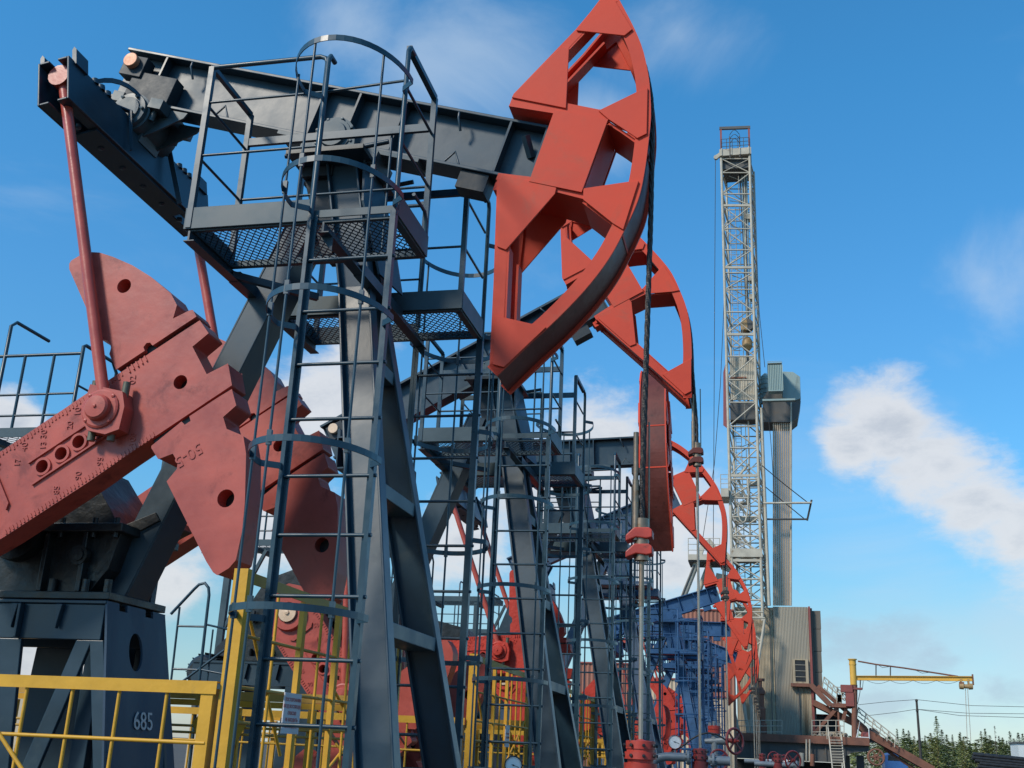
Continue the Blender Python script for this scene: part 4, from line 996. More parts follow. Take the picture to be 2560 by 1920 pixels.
for k in range(8): 
    an = 2*math.pi*k/8; m.cyl((a[0]+0.07*math.cos(an), 0.07*math.sin(an), V(1787,1818)[2]),(a[0]+0.07*math.cos(an), 0.07*math.sin(an), V(1787,1807)[2]), 0.012, 6)
m.cyl((a[0],0,V(1787,1815)[2]),(a[0],0,V(1787,1803)[2]),0.025,10); o = m.obj('cap_bolts', M['pipe_grey'], vt); o['kind'] = 'stuff'
p0, p1 = V(1762,1853), V(1818,1851)
m = MB(); m.tube([p0, p1], 0.032, 14, r2=0.062); m.obj('taper_pipe', M['pipe_grey'], vt)
handwheel(vt, V(1837,1853,-0.02), (0.75,-0.62,0.05), 0.165, M['maroon'])
m = MB(); m.cyl(V(1818,1851), V(1836,1852), 0.03, 10); m.obj('valve_spindle', M['maroon'], vt)
handwheel(vt, V(1798,1899,-0.25), (0.35,-0.93,0.1), 0.125, M['maroon'])
m = MB(); m.tube([V(1770,1900,-0.1), V(1797,1901,-0.1)], 0.055, 12); m.cyl(V(1797,1899,-0.2), V(1798,1901,0.1), 0.07, 12); m.obj('lower_valve', M['pipe_grey'], vt)
def gauge(px, py, Y, r, label):
    c = at(px, py, Y); t = thing('pressure_gauge', label, 'gauge', (c.x, c.y, c.z-r*2.2), 'pressure gauges'); z = r*2.2
    ax = (Vector((0,0,CAMH))-Vector(c)); ax.z = 0; ax.normalize(); ax = (ax+Vector((0.12,0,0))).normalized()
    ctr = Vector((0,0,z))
    MB().lathe(ctr-ax*0.03, ax, [(0,0),(0,r*1.05),(0.045,r*1.12),(0.05,r*1.0),(0.045,r*0.98)], 28).obj('case', M['maroon'] if r < 0.09 and Y > 10 else M['slate_dark'], t)
    MB().lathe(ctr-ax*0.0, ax, [(0.0,r*0.99),(0.012,r*0.99),(0.012,0)], 28).obj('dial', M['dial'], t)
    u = Vector((0,0,1)); w = ax.cross(u).normalized()
    d = (w*-0.93-u*0.32) 
    MB().bar(ctr+ax*0.014-d*r*0.25, ctr+ax*0.014+d*r*0.75, r*0.07, 0.002, ax).lathe(ctr+ax*0.013, ax, [(0,r*0.1),(0.004,r*0.1),(0.005,0)], 10).obj('needle', M['black'], t)
    mk = MB()
    for k in range(28):
        an = R(-45+10*k); dd = w*math.cos(an)+u*math.sin(an); mk.bar(ctr+ax*0.0135+dd*r*0.82, ctr+ax*0.0135+dd*r*0.92, r*0.02, 0.001, ax)
    o = mk.obj('scale_marks', M['black'], t); o['kind'] = 'stuff'
    MB().cyl((0,0,0),(0,0,z-r), r*0.14, 8).obj('stem', M['pipe_grey'], t)
gauge(1283, 1913, 9.2, 0.066, 'round pressure gauge cut by the bottom edge, between the slate pump legs')
gauge(1687, 1855, 14.6, 0.080, 'white pressure gauge left of the second polished rod')
h = thing('rubber_hose', 'thin black hose arching from the gauge behind the second rod to the valves', 'hose', (0,0,0))
m = MB(); m.tube([at(x, y, 15.2) for x, y in ((1600,1905),(1640,1893),(1680,1880),(1705,1866),(1730,1847),(1750,1836),(1770,1832),(1792,1836),(1815,1850))], 0.011, 6); m.obj('hose', M['black'], h)
for n_, (wx, lab) in enumerate([(-0.9, 'small red wellhead under the swung horse head'), (-0.96, 'small red wellhead under the fourth rod'), (-0.6, 'red wellhead cluster in front of the rig deck, first blue pump'), (-0.6, 'farthest small red wellhead by the rig deck')]):
    Yw = Y0+P*(2, 3, 5, 6)[n_]
    t = stuffing_box(wx+(1.0 if n_ == 0 else 0.75), Yw, lab, 0.075, 1.85+0.04*n_, M['maroon'])
    handwheel(t, (0.25, -0.3, 1.76+0.03*n_), (0.5,-0.8,0), 0.15, M['maroon'])
    m = MB(); m.tube([(-0.4,0,1.68+0.04*n_),(0.35,0,1.68+0.04*n_)], 0.045, 10); flange(m, (0.3,0,1.68+0.04*n_), (1,0,0), 0.08, 0.05); m.obj('cross_pipe', M['pipe_grey'] if n_ != 2 else M['dial'], t)

# ------------------------------------------------------------------ drilling rig
RY = 70.0
def Wp(px, py, dy=0.0): return at(px, py, RY+dy)
S = RY/2750.0
mast = thing('derrick_mast', 'tall pale grey lattice drilling mast with a dark crown block at its top', 'derrick', Wp(1868, 1560, 1.3))
mo = Vector(mast.location)
def L_(p): return Vector(p)-mo
DEP = 2.4
def leg(side, back, py):
    f = (py-392.0)/(1560-392.0)
    x = (1803+(1834-1803)*f) if side == 0 else (1874+(1907-1874)*f)
    p = Wp(x, py); 
    if back: p = p + Vector((0.25, DEP, 0))
    return p
for side in (0, 1):
    for back in (0, 1):
        pts = [L_(leg(side, back, y)) for y in (388, 780, 1170, 1552)]
        MB().tube(pts, 0.095 if not back else 0.08, 8).obj('mast_leg', M['rig_grey'], mast)
ys = [397,432,485,514,572,625,669,682,724,780,836,891,950,1006,1066,1120,1189,1198,1245,1292,1340,1380,1401,1448,1500,1545]
for i, y in enumerate(ys):
    for (a, b) in (((0,0),(1,0)), ((0,1),(1,1)), ((0,0),(0,1)), ((1,0),(1,1))):
        r = 0.055 if (a[1], b[1]) == (0, 0) else 0.045
        if y in (514, 669, 836, 1189, 1401, 1545) and (a[1], b[1]) == (0,0): MB().bar(L_(leg(*a, y)), L_(leg(*b, y)), 0.12, 0.16).obj('girt', M['rig_grey'], mast)
        else: MB().tube([L_(leg(*a, y)), L_(leg(*b, y))], r, 6).obj('girt', M['rig_grey'], mast)
    if i+1 < len(ys):
        y2 = ys[i+1]
        if y2-y < 20: continue
        fl = i % 2
        for (a, b, k) in (((0,0),(1,0),0), ((0,1),(1,1),1), ((0,0),(0,1),0), ((1,0),(1,1),1)):
            p, q = (a, b) if (fl+k) % 2 == 0 else (b, a)
            MB().tube([L_(leg(*p, y)), L_(leg(*q, y2))], 0.045 if k == 0 else 0.04, 6).obj('diagonal_brace', M['rig_grey'], mast)
            if y > 1090 or (i % 3 == 0): MB().tube([L_(leg(*q, y)), L_(leg(*p, y2))], 0.032, 6).obj('diagonal_brace', M['rig_grey'], mast)
# band of plate, crown, gantry
m = MB(); a, b = L_(leg(0,0,1376)), L_(leg(1,0,1376)); m.box(a.x-0.1, b.x+0.1, a.y-0.12, a.y+DEP, a.z-0.42, a.z+0.1); m.obj('mast_band', M['rig_grey'], mast)
a, b = L_(leg(0,0,393)), L_(leg(1,0,393))
m = MB(); m.box(a.x-0.12, b.x+0.12, a.y-0.2, a.y+DEP+0.2, a.z, a.z+0.52)
for f in (0.02, 0.36, 0.66, 0.98): m.box(a.x+(b.x-a.x)*f-0.04, a.x+(b.x-a.x)*f+0.04, a.y-0.26, a.y-0.201, a.z, a.z+0.56)
m.obj('crown_frame', M['rig_grey'], mast)
MB().box(a.x+0.1, b.x-0.1, a.y+0.2, a.y+DEP-0.2, a.z-0.85, a.z-0.01).obj('crown_block', M['rig_dark'], mast)
m = MB()
for k in range(5): m.lathe((a.x+0.35+0.3*k, a.y+0.9, a.z-0.5), (1,0,0), [(0,0),(0,0.45),(0.06,0.38),(0.12,0.45),(0.12,0)], 16)
o = m.obj('crown_sheaves', M['rig_dark'], mast); o['kind'] = 'stuff'
top = L_(Wp(1802, 321)); topr = L_(Wp(1872, 319))
for p in (top, topr): MB().bar((p.x, p.y, a.z+0.5), (p.x, p.y, p.z), 0.13, 0.13, (0,1,0)).obj('gantry_post', M['rust_red'], mast)
MB().bar((top.x-0.1, top.y, top.z), (topr.x+0.1, topr.y, topr.z), 0.16, 0.2).obj('gantry_beam', M['rig_dark'], mast)
m = MB()
for z in (0.45, 0.75, 1.05): m.tube([(a.x, a.y-0.15, a.z+0.5+z-0.2), (b.x, b.y-0.15, a.z+0.5+z-0.2)], 0.022, 6)
for k in range(6): x = a.x+(b.x-a.x)*k/5; m.tube([(x, a.y-0.15, a.z+0.5), (x, a.y-0.15, a.z+1.35)], 0.022, 6)
for x in (a.x+0.62, a.x+1.3): m.tube([(x, a.y-0.2, a.z-0.2), (x, a.y-0.2, a.z+1.5)], 0.04, 6)
for z in (0.9, 1.25, 1.6): m.tube([(a.x+0.62+0.68*t/8, a.y-0.2-0.45*math.sin(math.pi*t/8), a.z+z+0.12*math.sin(math.pi*t/8)) for t in range(9)], 0.02, 6)
m.obj('crown_railing', M['rig_dark'], mast)
m = MB(); p = L_(Wp(1803, 385)); q = L_(Wp(1790, 394)); m.bar((p.x, p.y, p.z), (q.x, q.y, q.z), 0.16, 0.28); m.lathe((q.x, q.y-0.1, q.z), (0,1,0), [(0,0),(0,0.16),(0.2,0.16),(0.2,0)], 12); m.obj('guide_sheave', M['rig_grey'], mast)
# inside: ladder, cables, racking boards
m = MB()
for x in (1824, 1838):
    f = lambda y: L_(Wp(x+(y-500)*0.026, y, 1.9)); m.tube([f(520), f(1500)], 0.025, 6)
for k in range(110):
    y = 525+k*8.8; f1 = L_(Wp(1824+(y-500)*0.026, y, 1.9)); f2 = L_(Wp(1838+(y-500)*0.026, y, 1.9)); m.tube([f1, f2], 0.016, 4)
for k in range(20):
    y = 540+k*48; f1 = L_(Wp(1818+(y-500)*0.026, y, 1.2)); f2 = L_(Wp(1844+(y-500)*0.026, y, 1.2)); m.tube([f1, f2], 0.02, 4)
o = m.obj('mast_ladder', M['rig_grey'], mast)
for x0, x1, y1, r, mt_ in ((1848,1868,790,0.035,'rig_dark'),(1856,1872,800,0.04,'rig_dark'),(1866,1876,800,0.05,'rig_green'),(1861,1878,1500,0.055,'rig_grey'),(1854,1869,800,0.05,'rig_green'),(1864,1870,790,0.03,'rig_dark'),(1850,1866,800,0.03,'rig_dark')):
    MB().tube([L_(Wp(x0, 420, 1.2)), L_(Wp(x1, y1, 1.2))], r, 6).obj('standpipe' if mt_ != 'rig_dark' else 'drilling_line', M[mt_], mast)
m = MB()
for (x, y, w, h) in ((1872,545,14,16),(1876,700,12,14),(1878,745,10,14),(1880,915,12,22),(1842,1240,30,10),(1885,1210,24,9),(1856,1300,36,9),(1882,1300,18,10),(1844,1345,16,7),(1862,1258,22,5)):
    p = L_(Wp(x, y, 1.4)); m.box(p.x-w*S/2, p.x+w*S/2, p.y-0.3, p.y+0.3, p.z-h*S/2, p.z+h*S/2)
o = m.obj('service_boxes', M['rig_grey'], mast); o['kind'] = 'stuff'
m = MB()
for k in range(14):
    y = 440+k*62; s1 = random.choice((0,1)); p = L_(Wp(1822+(y-400)*0.028, y, 0.7)); q = L_(Wp(1880+(y-400)*0.028, y+random.uniform(-26,26), 1.6)); m.tube([p, q], 0.03, 5)
    p = L_(Wp(1845+(y-400)*0.028, y, 0.4)); q = L_(Wp(1846+(y-400)*0.028, y+50, 0.9)); m.tube([p, q], 0.028, 5)
m.tube([L_(Wp(x, y, -0.2)) for x, y in ((1846,1262),(1846,1285),(1850,1300),(1857,1307),(1864,1302),(1868,1285),(1870,1265),(1871,1225),(1869,1198))], 0.05, 8)
for (x0,y0,x1,y1) in ((1846,1200,1872,1262),(1848,1262,1870,1292),(1872,1160,1846,1190),(1846,1330,1880,1372)): m.bar(L_(Wp(x0,y0,0.3)), L_(Wp(x1,y1,0.5)), 0.12, 0.12)
m.obj('inner_bracing', M['rig_grey'], mast)
# travelling block and hook
tb = thing('travelling_block', 'ochre travelling block with hook hanging inside the lattice mast', 'hoist block', Wp(1866, 878, 0.9)); to = Vector(tb.location)
p = Wp(1866, 820, 0.9)-to
MB().prism([(-0.32,p.z-0.25),(-0.36,p.z+0.25),(-0.2,p.z+0.62),(0.05,p.z+0.66),(0.12,p.z+0.3),(0.12,p.z-0.25)], -0.3, 0.3).obj('block_cheek', M['block'], tb, 0.03)
m = MB()
for k in range(4): m.lathe((0.1+0.0*k, -0.28+0.16*k, p.z+0.15), (0,1,0), [(0,0),(0,0.42),(0.05,0.36),(0.1,0.42),(0.1,0)], 18)
o = m.obj('sheaves', M['rig_dark'], tb); o['kind'] = 'stuff'
q = Wp(1868, 862, 0.9)-to
MB().lathe((q.x, 0, q.z-0.5), (0,0,1), [(0,0.05),(0.12,0.2),(0.35,0.36),(0.8,0.33),(1.0,0.22),(1.1,0.0)], 16).obj('hook_body', M['block'], tb)
MB().cyl((q.x,0,q.z-1.3),(q.x,0,q.z-0.4),0.1,10).obj('hook_shank', M['rig_dark'], tb)
# wind walls of the racking board
wb_ = thing('racking_board_cabin', 'pale green and grey corrugated cabin high on the mast, over the stand of pipes', 'cabin', Wp(1900, 1040, 1.0)); wo = Vector(wb_.location)
def WL(px, py, dy=0.0): return Wp(px, py, dy)-wo
def cpanel(px0, px1, py0, py1, dy, mt_, name, pitch=0.11, dep=0.04):
    a = WL(px0, py1, dy); b = WL(px1, py0, dy); m = MB(); corrugated(m, a.x, b.x, a.y, a.z, b.z, pitch, dep)
    m.box(a.x, b.x, a.y+dep+0.01, a.y+dep+0.06, a.z, b.z); return m.obj(name, M[mt_], wb_)
cpanel(1826, 1866, 892, 1000, 0.8, 'rig_grey', 'wind_wall'); cpanel(1868, 1892, 892, 1000, 0.82, 'rig_grey', 'wind_wall')
a = WL(1826, 945, 0.75); b = WL(1866, 941, 0.75); MB().box(a.x, b.x, a.y-0.06, a.y, a.z-0.05, a.z+0.05).obj('wall_rail', M['rust'], wb_)
a = WL(1826, 1066, 0.9); b = WL(1895, 1002, 0.9); MB().box(a.x, b.x, a.y, a.y+1.2, a.z+0.45, b.z).obj('board_floor', M['rig_dark'], wb_)
a = WL(1808, 1052, 0.9); b = WL(1819, 1070, 0.9); c = WL(1819, 892, 0.9); d = WL(1808, 918, 0.9)
MB().add([(a.x,a.y+1.0,a.z),(b.x,b.y,b.z),(c.x,c.y,c.z),(d.x,d.y+1.0,d.z),(a.x-0.02,a.y+1.05,a.z),(b.x-0.02,b.y+0.05,b.z),(c.x-0.02,c.y+0.05,c.z),(d.x-0.02,d.y+1.05,d.z)], [(0,1,2,3),(7,6,5,4),(0,3,7,4),(1,0,4,5),(2,1,5,6),(3,2,6,7)])
m = MB(); m.add([(a.x,a.y+1.0,a.z),(b.x,b.y,b.z),(c.x,c.y,c.z),(d.x,d.y+1.0,d.z),(a.x-0.04,a.y+1.05,a.z),(b.x-0.04,b.y+0.05,b.z),(c.x-0.04,c.y+0.05,c.z),(d.x-0.04,d.y+1.05,d.z)], [(0,1,2,3),(7,6,5,4),(0,3,7,4),(1,0,4,5),(2,1,5,6),(3,2,6,7)]); m.obj('side_wall', M['rust_red'], wb_)
a = WL(1902, 984); b = WL(1922, 916); m = MB(); m.lathe(((a.x+b.x)/2+0.05, 1.0, a.z-0.05), (0,0,1), [(0,0),(0,0.36),(b.z-a.z,0.34),(b.z-a.z+0.25,0.1),(b.z-a.z+0.26,0)], 20)
for k in range(5): z = a.z+0.25+0.33*k; m.lathe(((a.x+b.x)/2+0.05, 1.0, z), (0,0,1), [(0,0.36),(0.03,0.39),(0.05,0.36)], 20)
m.obj('drum_wall', M['rig_green'], wb_)
cpanel(1920, 1956, 911, 976, -0.6, 'rig_green', 'door_panel', 0.1, 0.05); a = WL(1919, 909, -0.6); b = WL(1957, 975, -0.6)
m = MB(); m.box(a.x, b.x, a.y-0.03, a.y+0.6, a.z, a.z+0.06); m.box(b.x-0.05, b.x, a.y+0.08, a.y+1.6, b.z, a.z); m.box(a.x, b.x, a.y-0.02, a.y+0.6, b.z-0.06, b.z); m.tube([(a.x, a.y, a.z), (a.x, a.y, a.z+0.14), (b.x, a.y, a.z+0.14), (b.x, a.y, a.z)], 0.02, 6); m.obj('door_frame', M['rig_green'], wb_)
P4 = [WL(*p) for p in ((1957,916),(1983,917),(2001,929),(2003,984),(1990,989),(1957,983))]
m = MB(); m.prism([(p.x, p.z) for p in P4], 0.0, 2.4); m.obj('end_wall', M['rig_green'], wb_, 0.02)
P5 = [WL(*p) for p in ((1906,1008),(1906,1043),(1980,1043),(1996,1030),(2003,990),(1957,985),(1956,960),(1922,960),(1906,985))]
MB().prism([(p.x, p.z) for p in P5], 0.1, 2.2).obj('floor_block', M['rig_dark'], wb_)
a = WL(1906, 1000, -0.3); b = WL(1988, 1000, -0.3); MB().box(a.x, b.x, a.y, a.y+0.35, a.z-0.06, a.z+0.06).obj('edge_beam', M['rig_green'], wb_)
# stand of drill pipes
ORD = ['first','second','third','fourth','fifth','sixth','seventh','eighth','ninth','tenth']
def pipe_stand(px, dy, mt_, top=1042, r=0.062):
    a = Wp(px+0.0, 1514, dy); b = Wp(px+ (1956-px)*-0.02, top, dy)
    t = MB().tube([(0,0,0), (b.x-a.x, 0, b.z-a.z)], r, 10).obj('drill_pipe', M[mt_]); t.location = (a.x, a.y, a.z)
    return t
for k in range(9):
    for j in range(2):
        t = pipe_stand(1934.5+4.9*k, 1.3+0.28*j, 'drill', r=0.056)
        tag(t, ORD[k]+' drill pipe from the left, %s row of the upright bundle' % ('front' if j == 0 else 'back'), 'pipe', 'drill pipes racked upright beside the mast')
t = pipe_stand(1977.5, 0.9, 'rig_grey', 1006, 0.055); tag(t, 'thin pale pipe at the right edge of the racked drill pipes', 'pipe')
sp_ = thing('mud_standpipe', 'long grey pipe leaning just right of the mast legs', 'pipe', Wp(1923, 1514, 0.2)); o_ = Vector(sp_.location)
MB().tube([Wp(1903, 1020, 0.2)-o_, Wp(1912, 1250, 0.2)-o_, Wp(1923, 1514, 0.2)-o_], 0.10, 10).obj('pipe', M['rig_grey'], sp_)
yk = thing('swing_yoke', 'U shaped pipe arm sticking out right of the racked pipes', 'pipe arm', Wp(1912, 1258, -0.3)); o_ = Vector(yk.location)
MB().tube([Wp(1908,1258,-0.3)-o_, Wp(2029,1257,-0.3)-o_], 0.07, 8).obj('upper_pipe', M['rig_grey'], yk)
MB().tube([Wp(1912,1298,0.4)-o_, Wp(2018,1298,0.4)-o_], 0.06, 8).obj('lower_pipe', M['rig_dark'], yk)
MB().bar(Wp(2029,1250,-0.3)-o_, Wp(2018,1301,0.4)-o_, 0.12, 0.12, (0,1,0)).obj('end_bar', M['rig_dark'], yk)
for q in (((1905,1164,-0.2),(1960,1210,-0.25),(2020,1257,-0.3)), ((1912,1216,0.3),(1980,1272,0.4),(2012,1298,0.4))): MB().tube([Wp(*p)-o_ for p in q], 0.03, 6).obj('stay_cable', M['cable'], yk)
for i, (q, lab) in enumerate([(((1788.5,398,0),(1786,850,0),(1783,1380,0)), 'thin black line hanging from the crown left of the mast'), (((1813,690,0),(1801,960,0),(1786,1160,0),(1757,1345,0)), 'black line slanting from the mast down to the A frame'),
                 (((1876,430,0),(1888,600,0),(1898,780,0),(1912,918,0)), 'thin line from the crown down to the corrugated cabin'), (((1921,1046,0.5),(1926,1090,0.5),(1931,1160,0.5),(1935,1240,0.5)), 'short black line dangling under the corrugated cabin')]):
    tag(MB().tube([Wp(*p) for p in q], 0.022, 5).obj('guy_line', M['cable']), lab, 'cable')
# A frame and its landing
af = thing('raising_frame', 'grey tube A frame with a railed landing, left of the mast foot', 'rig frame', Wp(1740, 1600, 0.5)); o_ = Vector(af.location)
for q, r in ((((1745,1400,0.2),(1640,1665,0.2)), 0.19), (((1775,1405,1.8),(1675,1665,1.8)), 0.17), (((1745,1400,0.2),(1756,1400,1.8)), 0.1)):
    MB().tube([Wp(*p)-o_ for p in q], r, 12).obj('frame_tube', M['rig_grey'], af)
MB().tube([Wp(1736,1412,0.0)-o_, Wp(1664,1592,0.0)-o_], 0.06, 8).obj('frame_rail', M['rig_dark'], af)
a = Wp(1721,1402,0)-o_; b = Wp(1815,1392,0)-o_; MB().box(a.x, b.x, a.y-0.4, a.y+2.2, a.z, b.z+0.08).obj('landing', M['rig_grey'], af)
MB().box(a.x, b.x, a.y-0.3, a.y+2.1, a.z-0.08, a.z-0.002).obj('landing_floor', M['rig_dark'], af)
m = MB()
for k in range(4): x = a.x+0.02+0.65*k; m.tube([(x, a.y-0.35, b.z), (x, a.y-0.35, b.z+1.1)], 0.025, 6)
for z in (0.35, 0.72, 1.1): m.tube([(a.x, a.y-0.35, b.z+z), (a.x+2.0, a.y-0.35, b.z+z)], 0.022, 6)
m.obj('landing_rail', M['rig_grey'], af)
m = MB()
for (x0,y0,x1,y1,w) in ((1762,1350,1745,1400,0.3),(1770,1350,1800,1388,0.3),(1800,1370,1828,1400,0.3),(1805,1415,1832,1425,0.4),(1790,1440,1828,1448,0.35),(1768,1410,1788,1468,0.45),(1796,1478,1780,1500,0.25)):
    m.bar(Wp(x0,y0,1.0)-o_, Wp(x1,y1,1.0)-o_, w, w)
m.obj('winch_gear', M['rig_grey'], af)
ml = thing('side_landing', 'small grey box landing with rails on the left side of the mast', 'rig landing', Wp(1812, 1245, 0.5)); o_ = Vector(ml.location)
a = Wp(1803,1246,0)-o_; b = Wp(1822,1225,0)-o_; MB().box(a.x, b.x, -1.0, 1.0, a.z, b.z).obj('landing_box', M['rig_grey'], ml)
m = MB()
for x in (0, 0.48): m.tube([(a.x+x, -1.0, b.z), (a.x+x, -1.0, b.z+0.9)], 0.025, 6)
for z in (0.3, 0.6, 0.9): m.tube([(a.x, -1.0, b.z+z), (a.x+0.48, -1.0, b.z+z)], 0.02, 6)
m.obj('landing_rail', M['rig_grey'], ml)
# mast foot braces, substructure, shed
ft = thing('mast_base', 'white braced legs under the mast standing in front of the clad shed', 'rig frame', Wp(1870, 1760, -0.6)); o_ = Vector(ft.location)
for q, r in ((((1834,1545),(1833,1600)),0.08),(((1912,1548),(1880,1762)),0.085),(((1880,1762),(1880,1845)),0.12),(((1868,1600),(1876,1762)),0.07),(((1812,1690),(1845,1842)),0.19),(((1858,1750),(1872,1842)),0.1)):
    MB().tube([Wp(p[0],p[1],-0.6)-o_ for p in q], r, 8).obj('base_leg', M['rig_grey'], ft)
for (a_, b_) in (((1870,1572),(1900,1600)),((1901,1605),(1872,1628)),((1834,1545),(1912,1545)),((1840,1530),(1908,1530))): MB().tube([Wp(*a_,-0.6)-o_, Wp(*b_,-0.6)-o_], 0.045, 6).obj('base_brace', M['rig_grey'], ft)
sh = thing('rig_shed', 'tall weathered corrugated metal shed with a barred window, below the racked pipes', 'shed', Wp(1940, 1845, 0.8)); o_ = Vector(sh.location)
def SP(px, py, dy=0.0): return Wp(px, py, 0.8+dy)-o_
def spanel(p, mt_, name, dy=0.0, pitch=0.09):
    (x0,y0),(x1,y1),(x2,y2),(x3,y3) = p   # bottom left, bottom right, top right, top left
    bl, br, tr, tl = SP(x0,y0,dy), SP(x1,y1,dy), SP(x2,y2,dy), SP(x3,y3,dy)
    m = MB(); corrugated(m, bl.x, br.x, bl.y, (bl.z+br.z)/2, (tl.z+tr.z)/2, pitch, 0.03, tl.x, tr.x); return m.obj(name, M[mt_], sh)
spanel(((1845,1845),(1942,1845),(1931,1521),(1845,1521)), 'clad', 'wall_panel', 0.0); spanel(((1943,1845),(2033,1845),(2019,1517),(1932,1517)), 'clad2', 'wall_panel', -0.04)
spanel(((2004,1845),(2034,1845),(2031,1724),(2004,1724)), 'clad', 'wall_panel', -0.08)
a = SP(1845,1845); b = SP(2030,1520); MB().box(a.x, b.x, a.y+0.08, a.y+4.0, a.z, b.z).obj('shed_body', M['clad_dark'], sh)
m = MB(); a, b, c, d = SP(2033,1845,-0.12), SP(2020,1516,-0.12), SP(2025,1516,-0.12), SP(2039,1845,-0.12)
m.prism([(a.x,a.z),(b.x,b.z),(c.x,c.z),(d.x,d.z)], a.y, a.y+0.25); m.obj('corner_strip', M['rust_red'], sh)
for k, (y0, y1) in enumerate(((1527,1572),(1573,1628),(1629,1680),(1681,1723))):
    a, b, c, d = SP(2030+k*0.8,y1,0.3), SP(2029+k*0.8,y0,0.3), SP(2051+k*1.2,y0,0.3), SP(2053+k*1.4,y1,0.3)
    MB().prism([(a.x,a.z),(b.x,b.z),(c.x,c.z),(d.x,d.z)], a.y, a.y+3.0).obj('side_panel', M['clad_dark'], sh)
a = SP(1989,1704,-0.1); b = SP(2013,1651,-0.1)
MB().box(a.x, b.x, a.y-0.02, a.y+0.02, a.z, b.z).obj('window_opening', M['black'], sh)
m = MB()
for (x0, x1, z0, z1) in ((a.x-0.14,a.x,a.z-0.1,b.z+0.05),(b.x,b.x+0.16,a.z-0.1,b.z+0.05),(a.x,b.x,b.z,b.z+0.06),(a.x,b.x,a.z-0.1,a.z)): m.box(x0, x1, a.y-0.08, a.y+0.03, z0, z1)
m.obj('window_frame', M['clad'], sh)
for k in range(3): z = a.z+(b.z-a.z)*(k+0.8)/3.6; MB().cyl((a.x, a.y-0.06, z), (b.x, a.y-0.06, z), 0.013, 6).obj('window_bar', M['rig_grey'], sh)
MB().box(a.x-0.3, b.x+0.35, a.y-0.35, a.y-0.03, a.z-0.30, a.z-0.11).obj('window_ledge', M['rust'], sh)
for px in (1932, 2004): a = SP(px,1845,-0.1); b = SP(px-8,1716 if px > 1990 else 1521,-0.1); MB().bar(a, b, 0.05, 0.05, (0,1,0)).obj('seam_strip', M['rig_dark'], sh)
# things standing in front of the shed
mc = thing('wellhead_machine', 'brown machine column standing against the shed wall left of the window', 'machine', Wp(1900, 1842, 0.0)); o_ = Vector(mc.location)
a = Wp(1905,1842,0)-o_
m = MB(); m.lathe((0.1,0,0), (0,0,1), [(0,0),(0,0.3),(0.7,0.32),(0.8,0.24),(1.6,0.27),(1.7,0.2),(2.4,0.2),(2.45,0.3),(2.6,0.28),(2.9,0.1),(3.2,0.1),(3.2,0)], 14); m.box(-0.35,0.35,-0.15,0.15,3.2,3.35); m.obj('column', M['rust'], mc)
dk = thing('rig_deck', 'long grey steel rig deck with a rusty top edge under the shed', 'rig deck', Wp(1990, 1893, -1.0)); o_ = Vector(dk.location)
def DP(px, py, dy=0.0): return Wp(px, py, -1.0+dy)-o_
a = DP(1800,1893); b = DP(2110,1849.5); MB().box(a.x, b.x, a.y, a.y+0.25, a.z, b.z).obj('deck_beam', M['rig_dark'], dk)
a2 = DP(1798,1849); b2 = DP(2172,1845); MB().box(a2.x, b2.x, a2.y-0.3, a2.y+5.0, a2.z, b2.z).obj('deck_plate', M['rust'], dk)
a3 = DP(2110,1880); b3 = DP(2172,1853); MB().prism([(DP(2108,1893).x,DP(2108,1893).z),(DP(2130,1882).x,DP(2130,1882).z),(DP(2172,1878).x,DP(2172,1878).z),(DP(2172,1849.5).x,DP(2172,1849.5).z),(DP(2108,1849.5).x,DP(2108,1849.5).z)], 0.02, 0.22).obj('deck_beam', M['rig_dark'], dk)
for k in range(7): x = a.x+0.7+k*1.05; MB().box(x, x+0.07, a.y-0.08, a.y-0.002, a.z, b.z).obj('stiffener', M['rig_dark'], dk)
for px in (1830, 1990, 2115, 2150): c = DP(px,1893,2.0); MB().box(c.x-0.2, c.x+0.2, c.y-0.2, c.y+0.2, -o_.z, c.z+0.1).obj('deck_leg', M['rig_dark'], dk)
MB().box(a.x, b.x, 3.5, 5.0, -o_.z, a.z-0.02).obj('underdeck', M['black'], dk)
m = MB()
for x0, x1 in ((1845,1955),(2030,2110)):
    for y in (1801,1815,1830): m.tube([DP(x0,y,-0.1), DP(x1,y,-0.1)], 0.022, 6)
    for k in range(5): x = x0+(x1-x0)*k/4; m.tube([DP(x,1800,-0.1), DP(x,1846,-0.1)], 0.024, 6)
m.obj('deck_railing', M['rig_grey'], dk)['kind'] = 'stuff'
for (px, r, y0, y1, mt_) in ((2004,0.14,1882,1915,'rig_grey'),(2031,0.13,1885,1915,'rust'),(2016,0.05,1848,1905,'rig_grey'),(2024,0.05,1848,1905,'rig_grey')): MB().tube([DP(px,y0,-0.5), DP(px,y1,-0.5)], r, 10).obj('mud_pipe', M[mt_], dk)
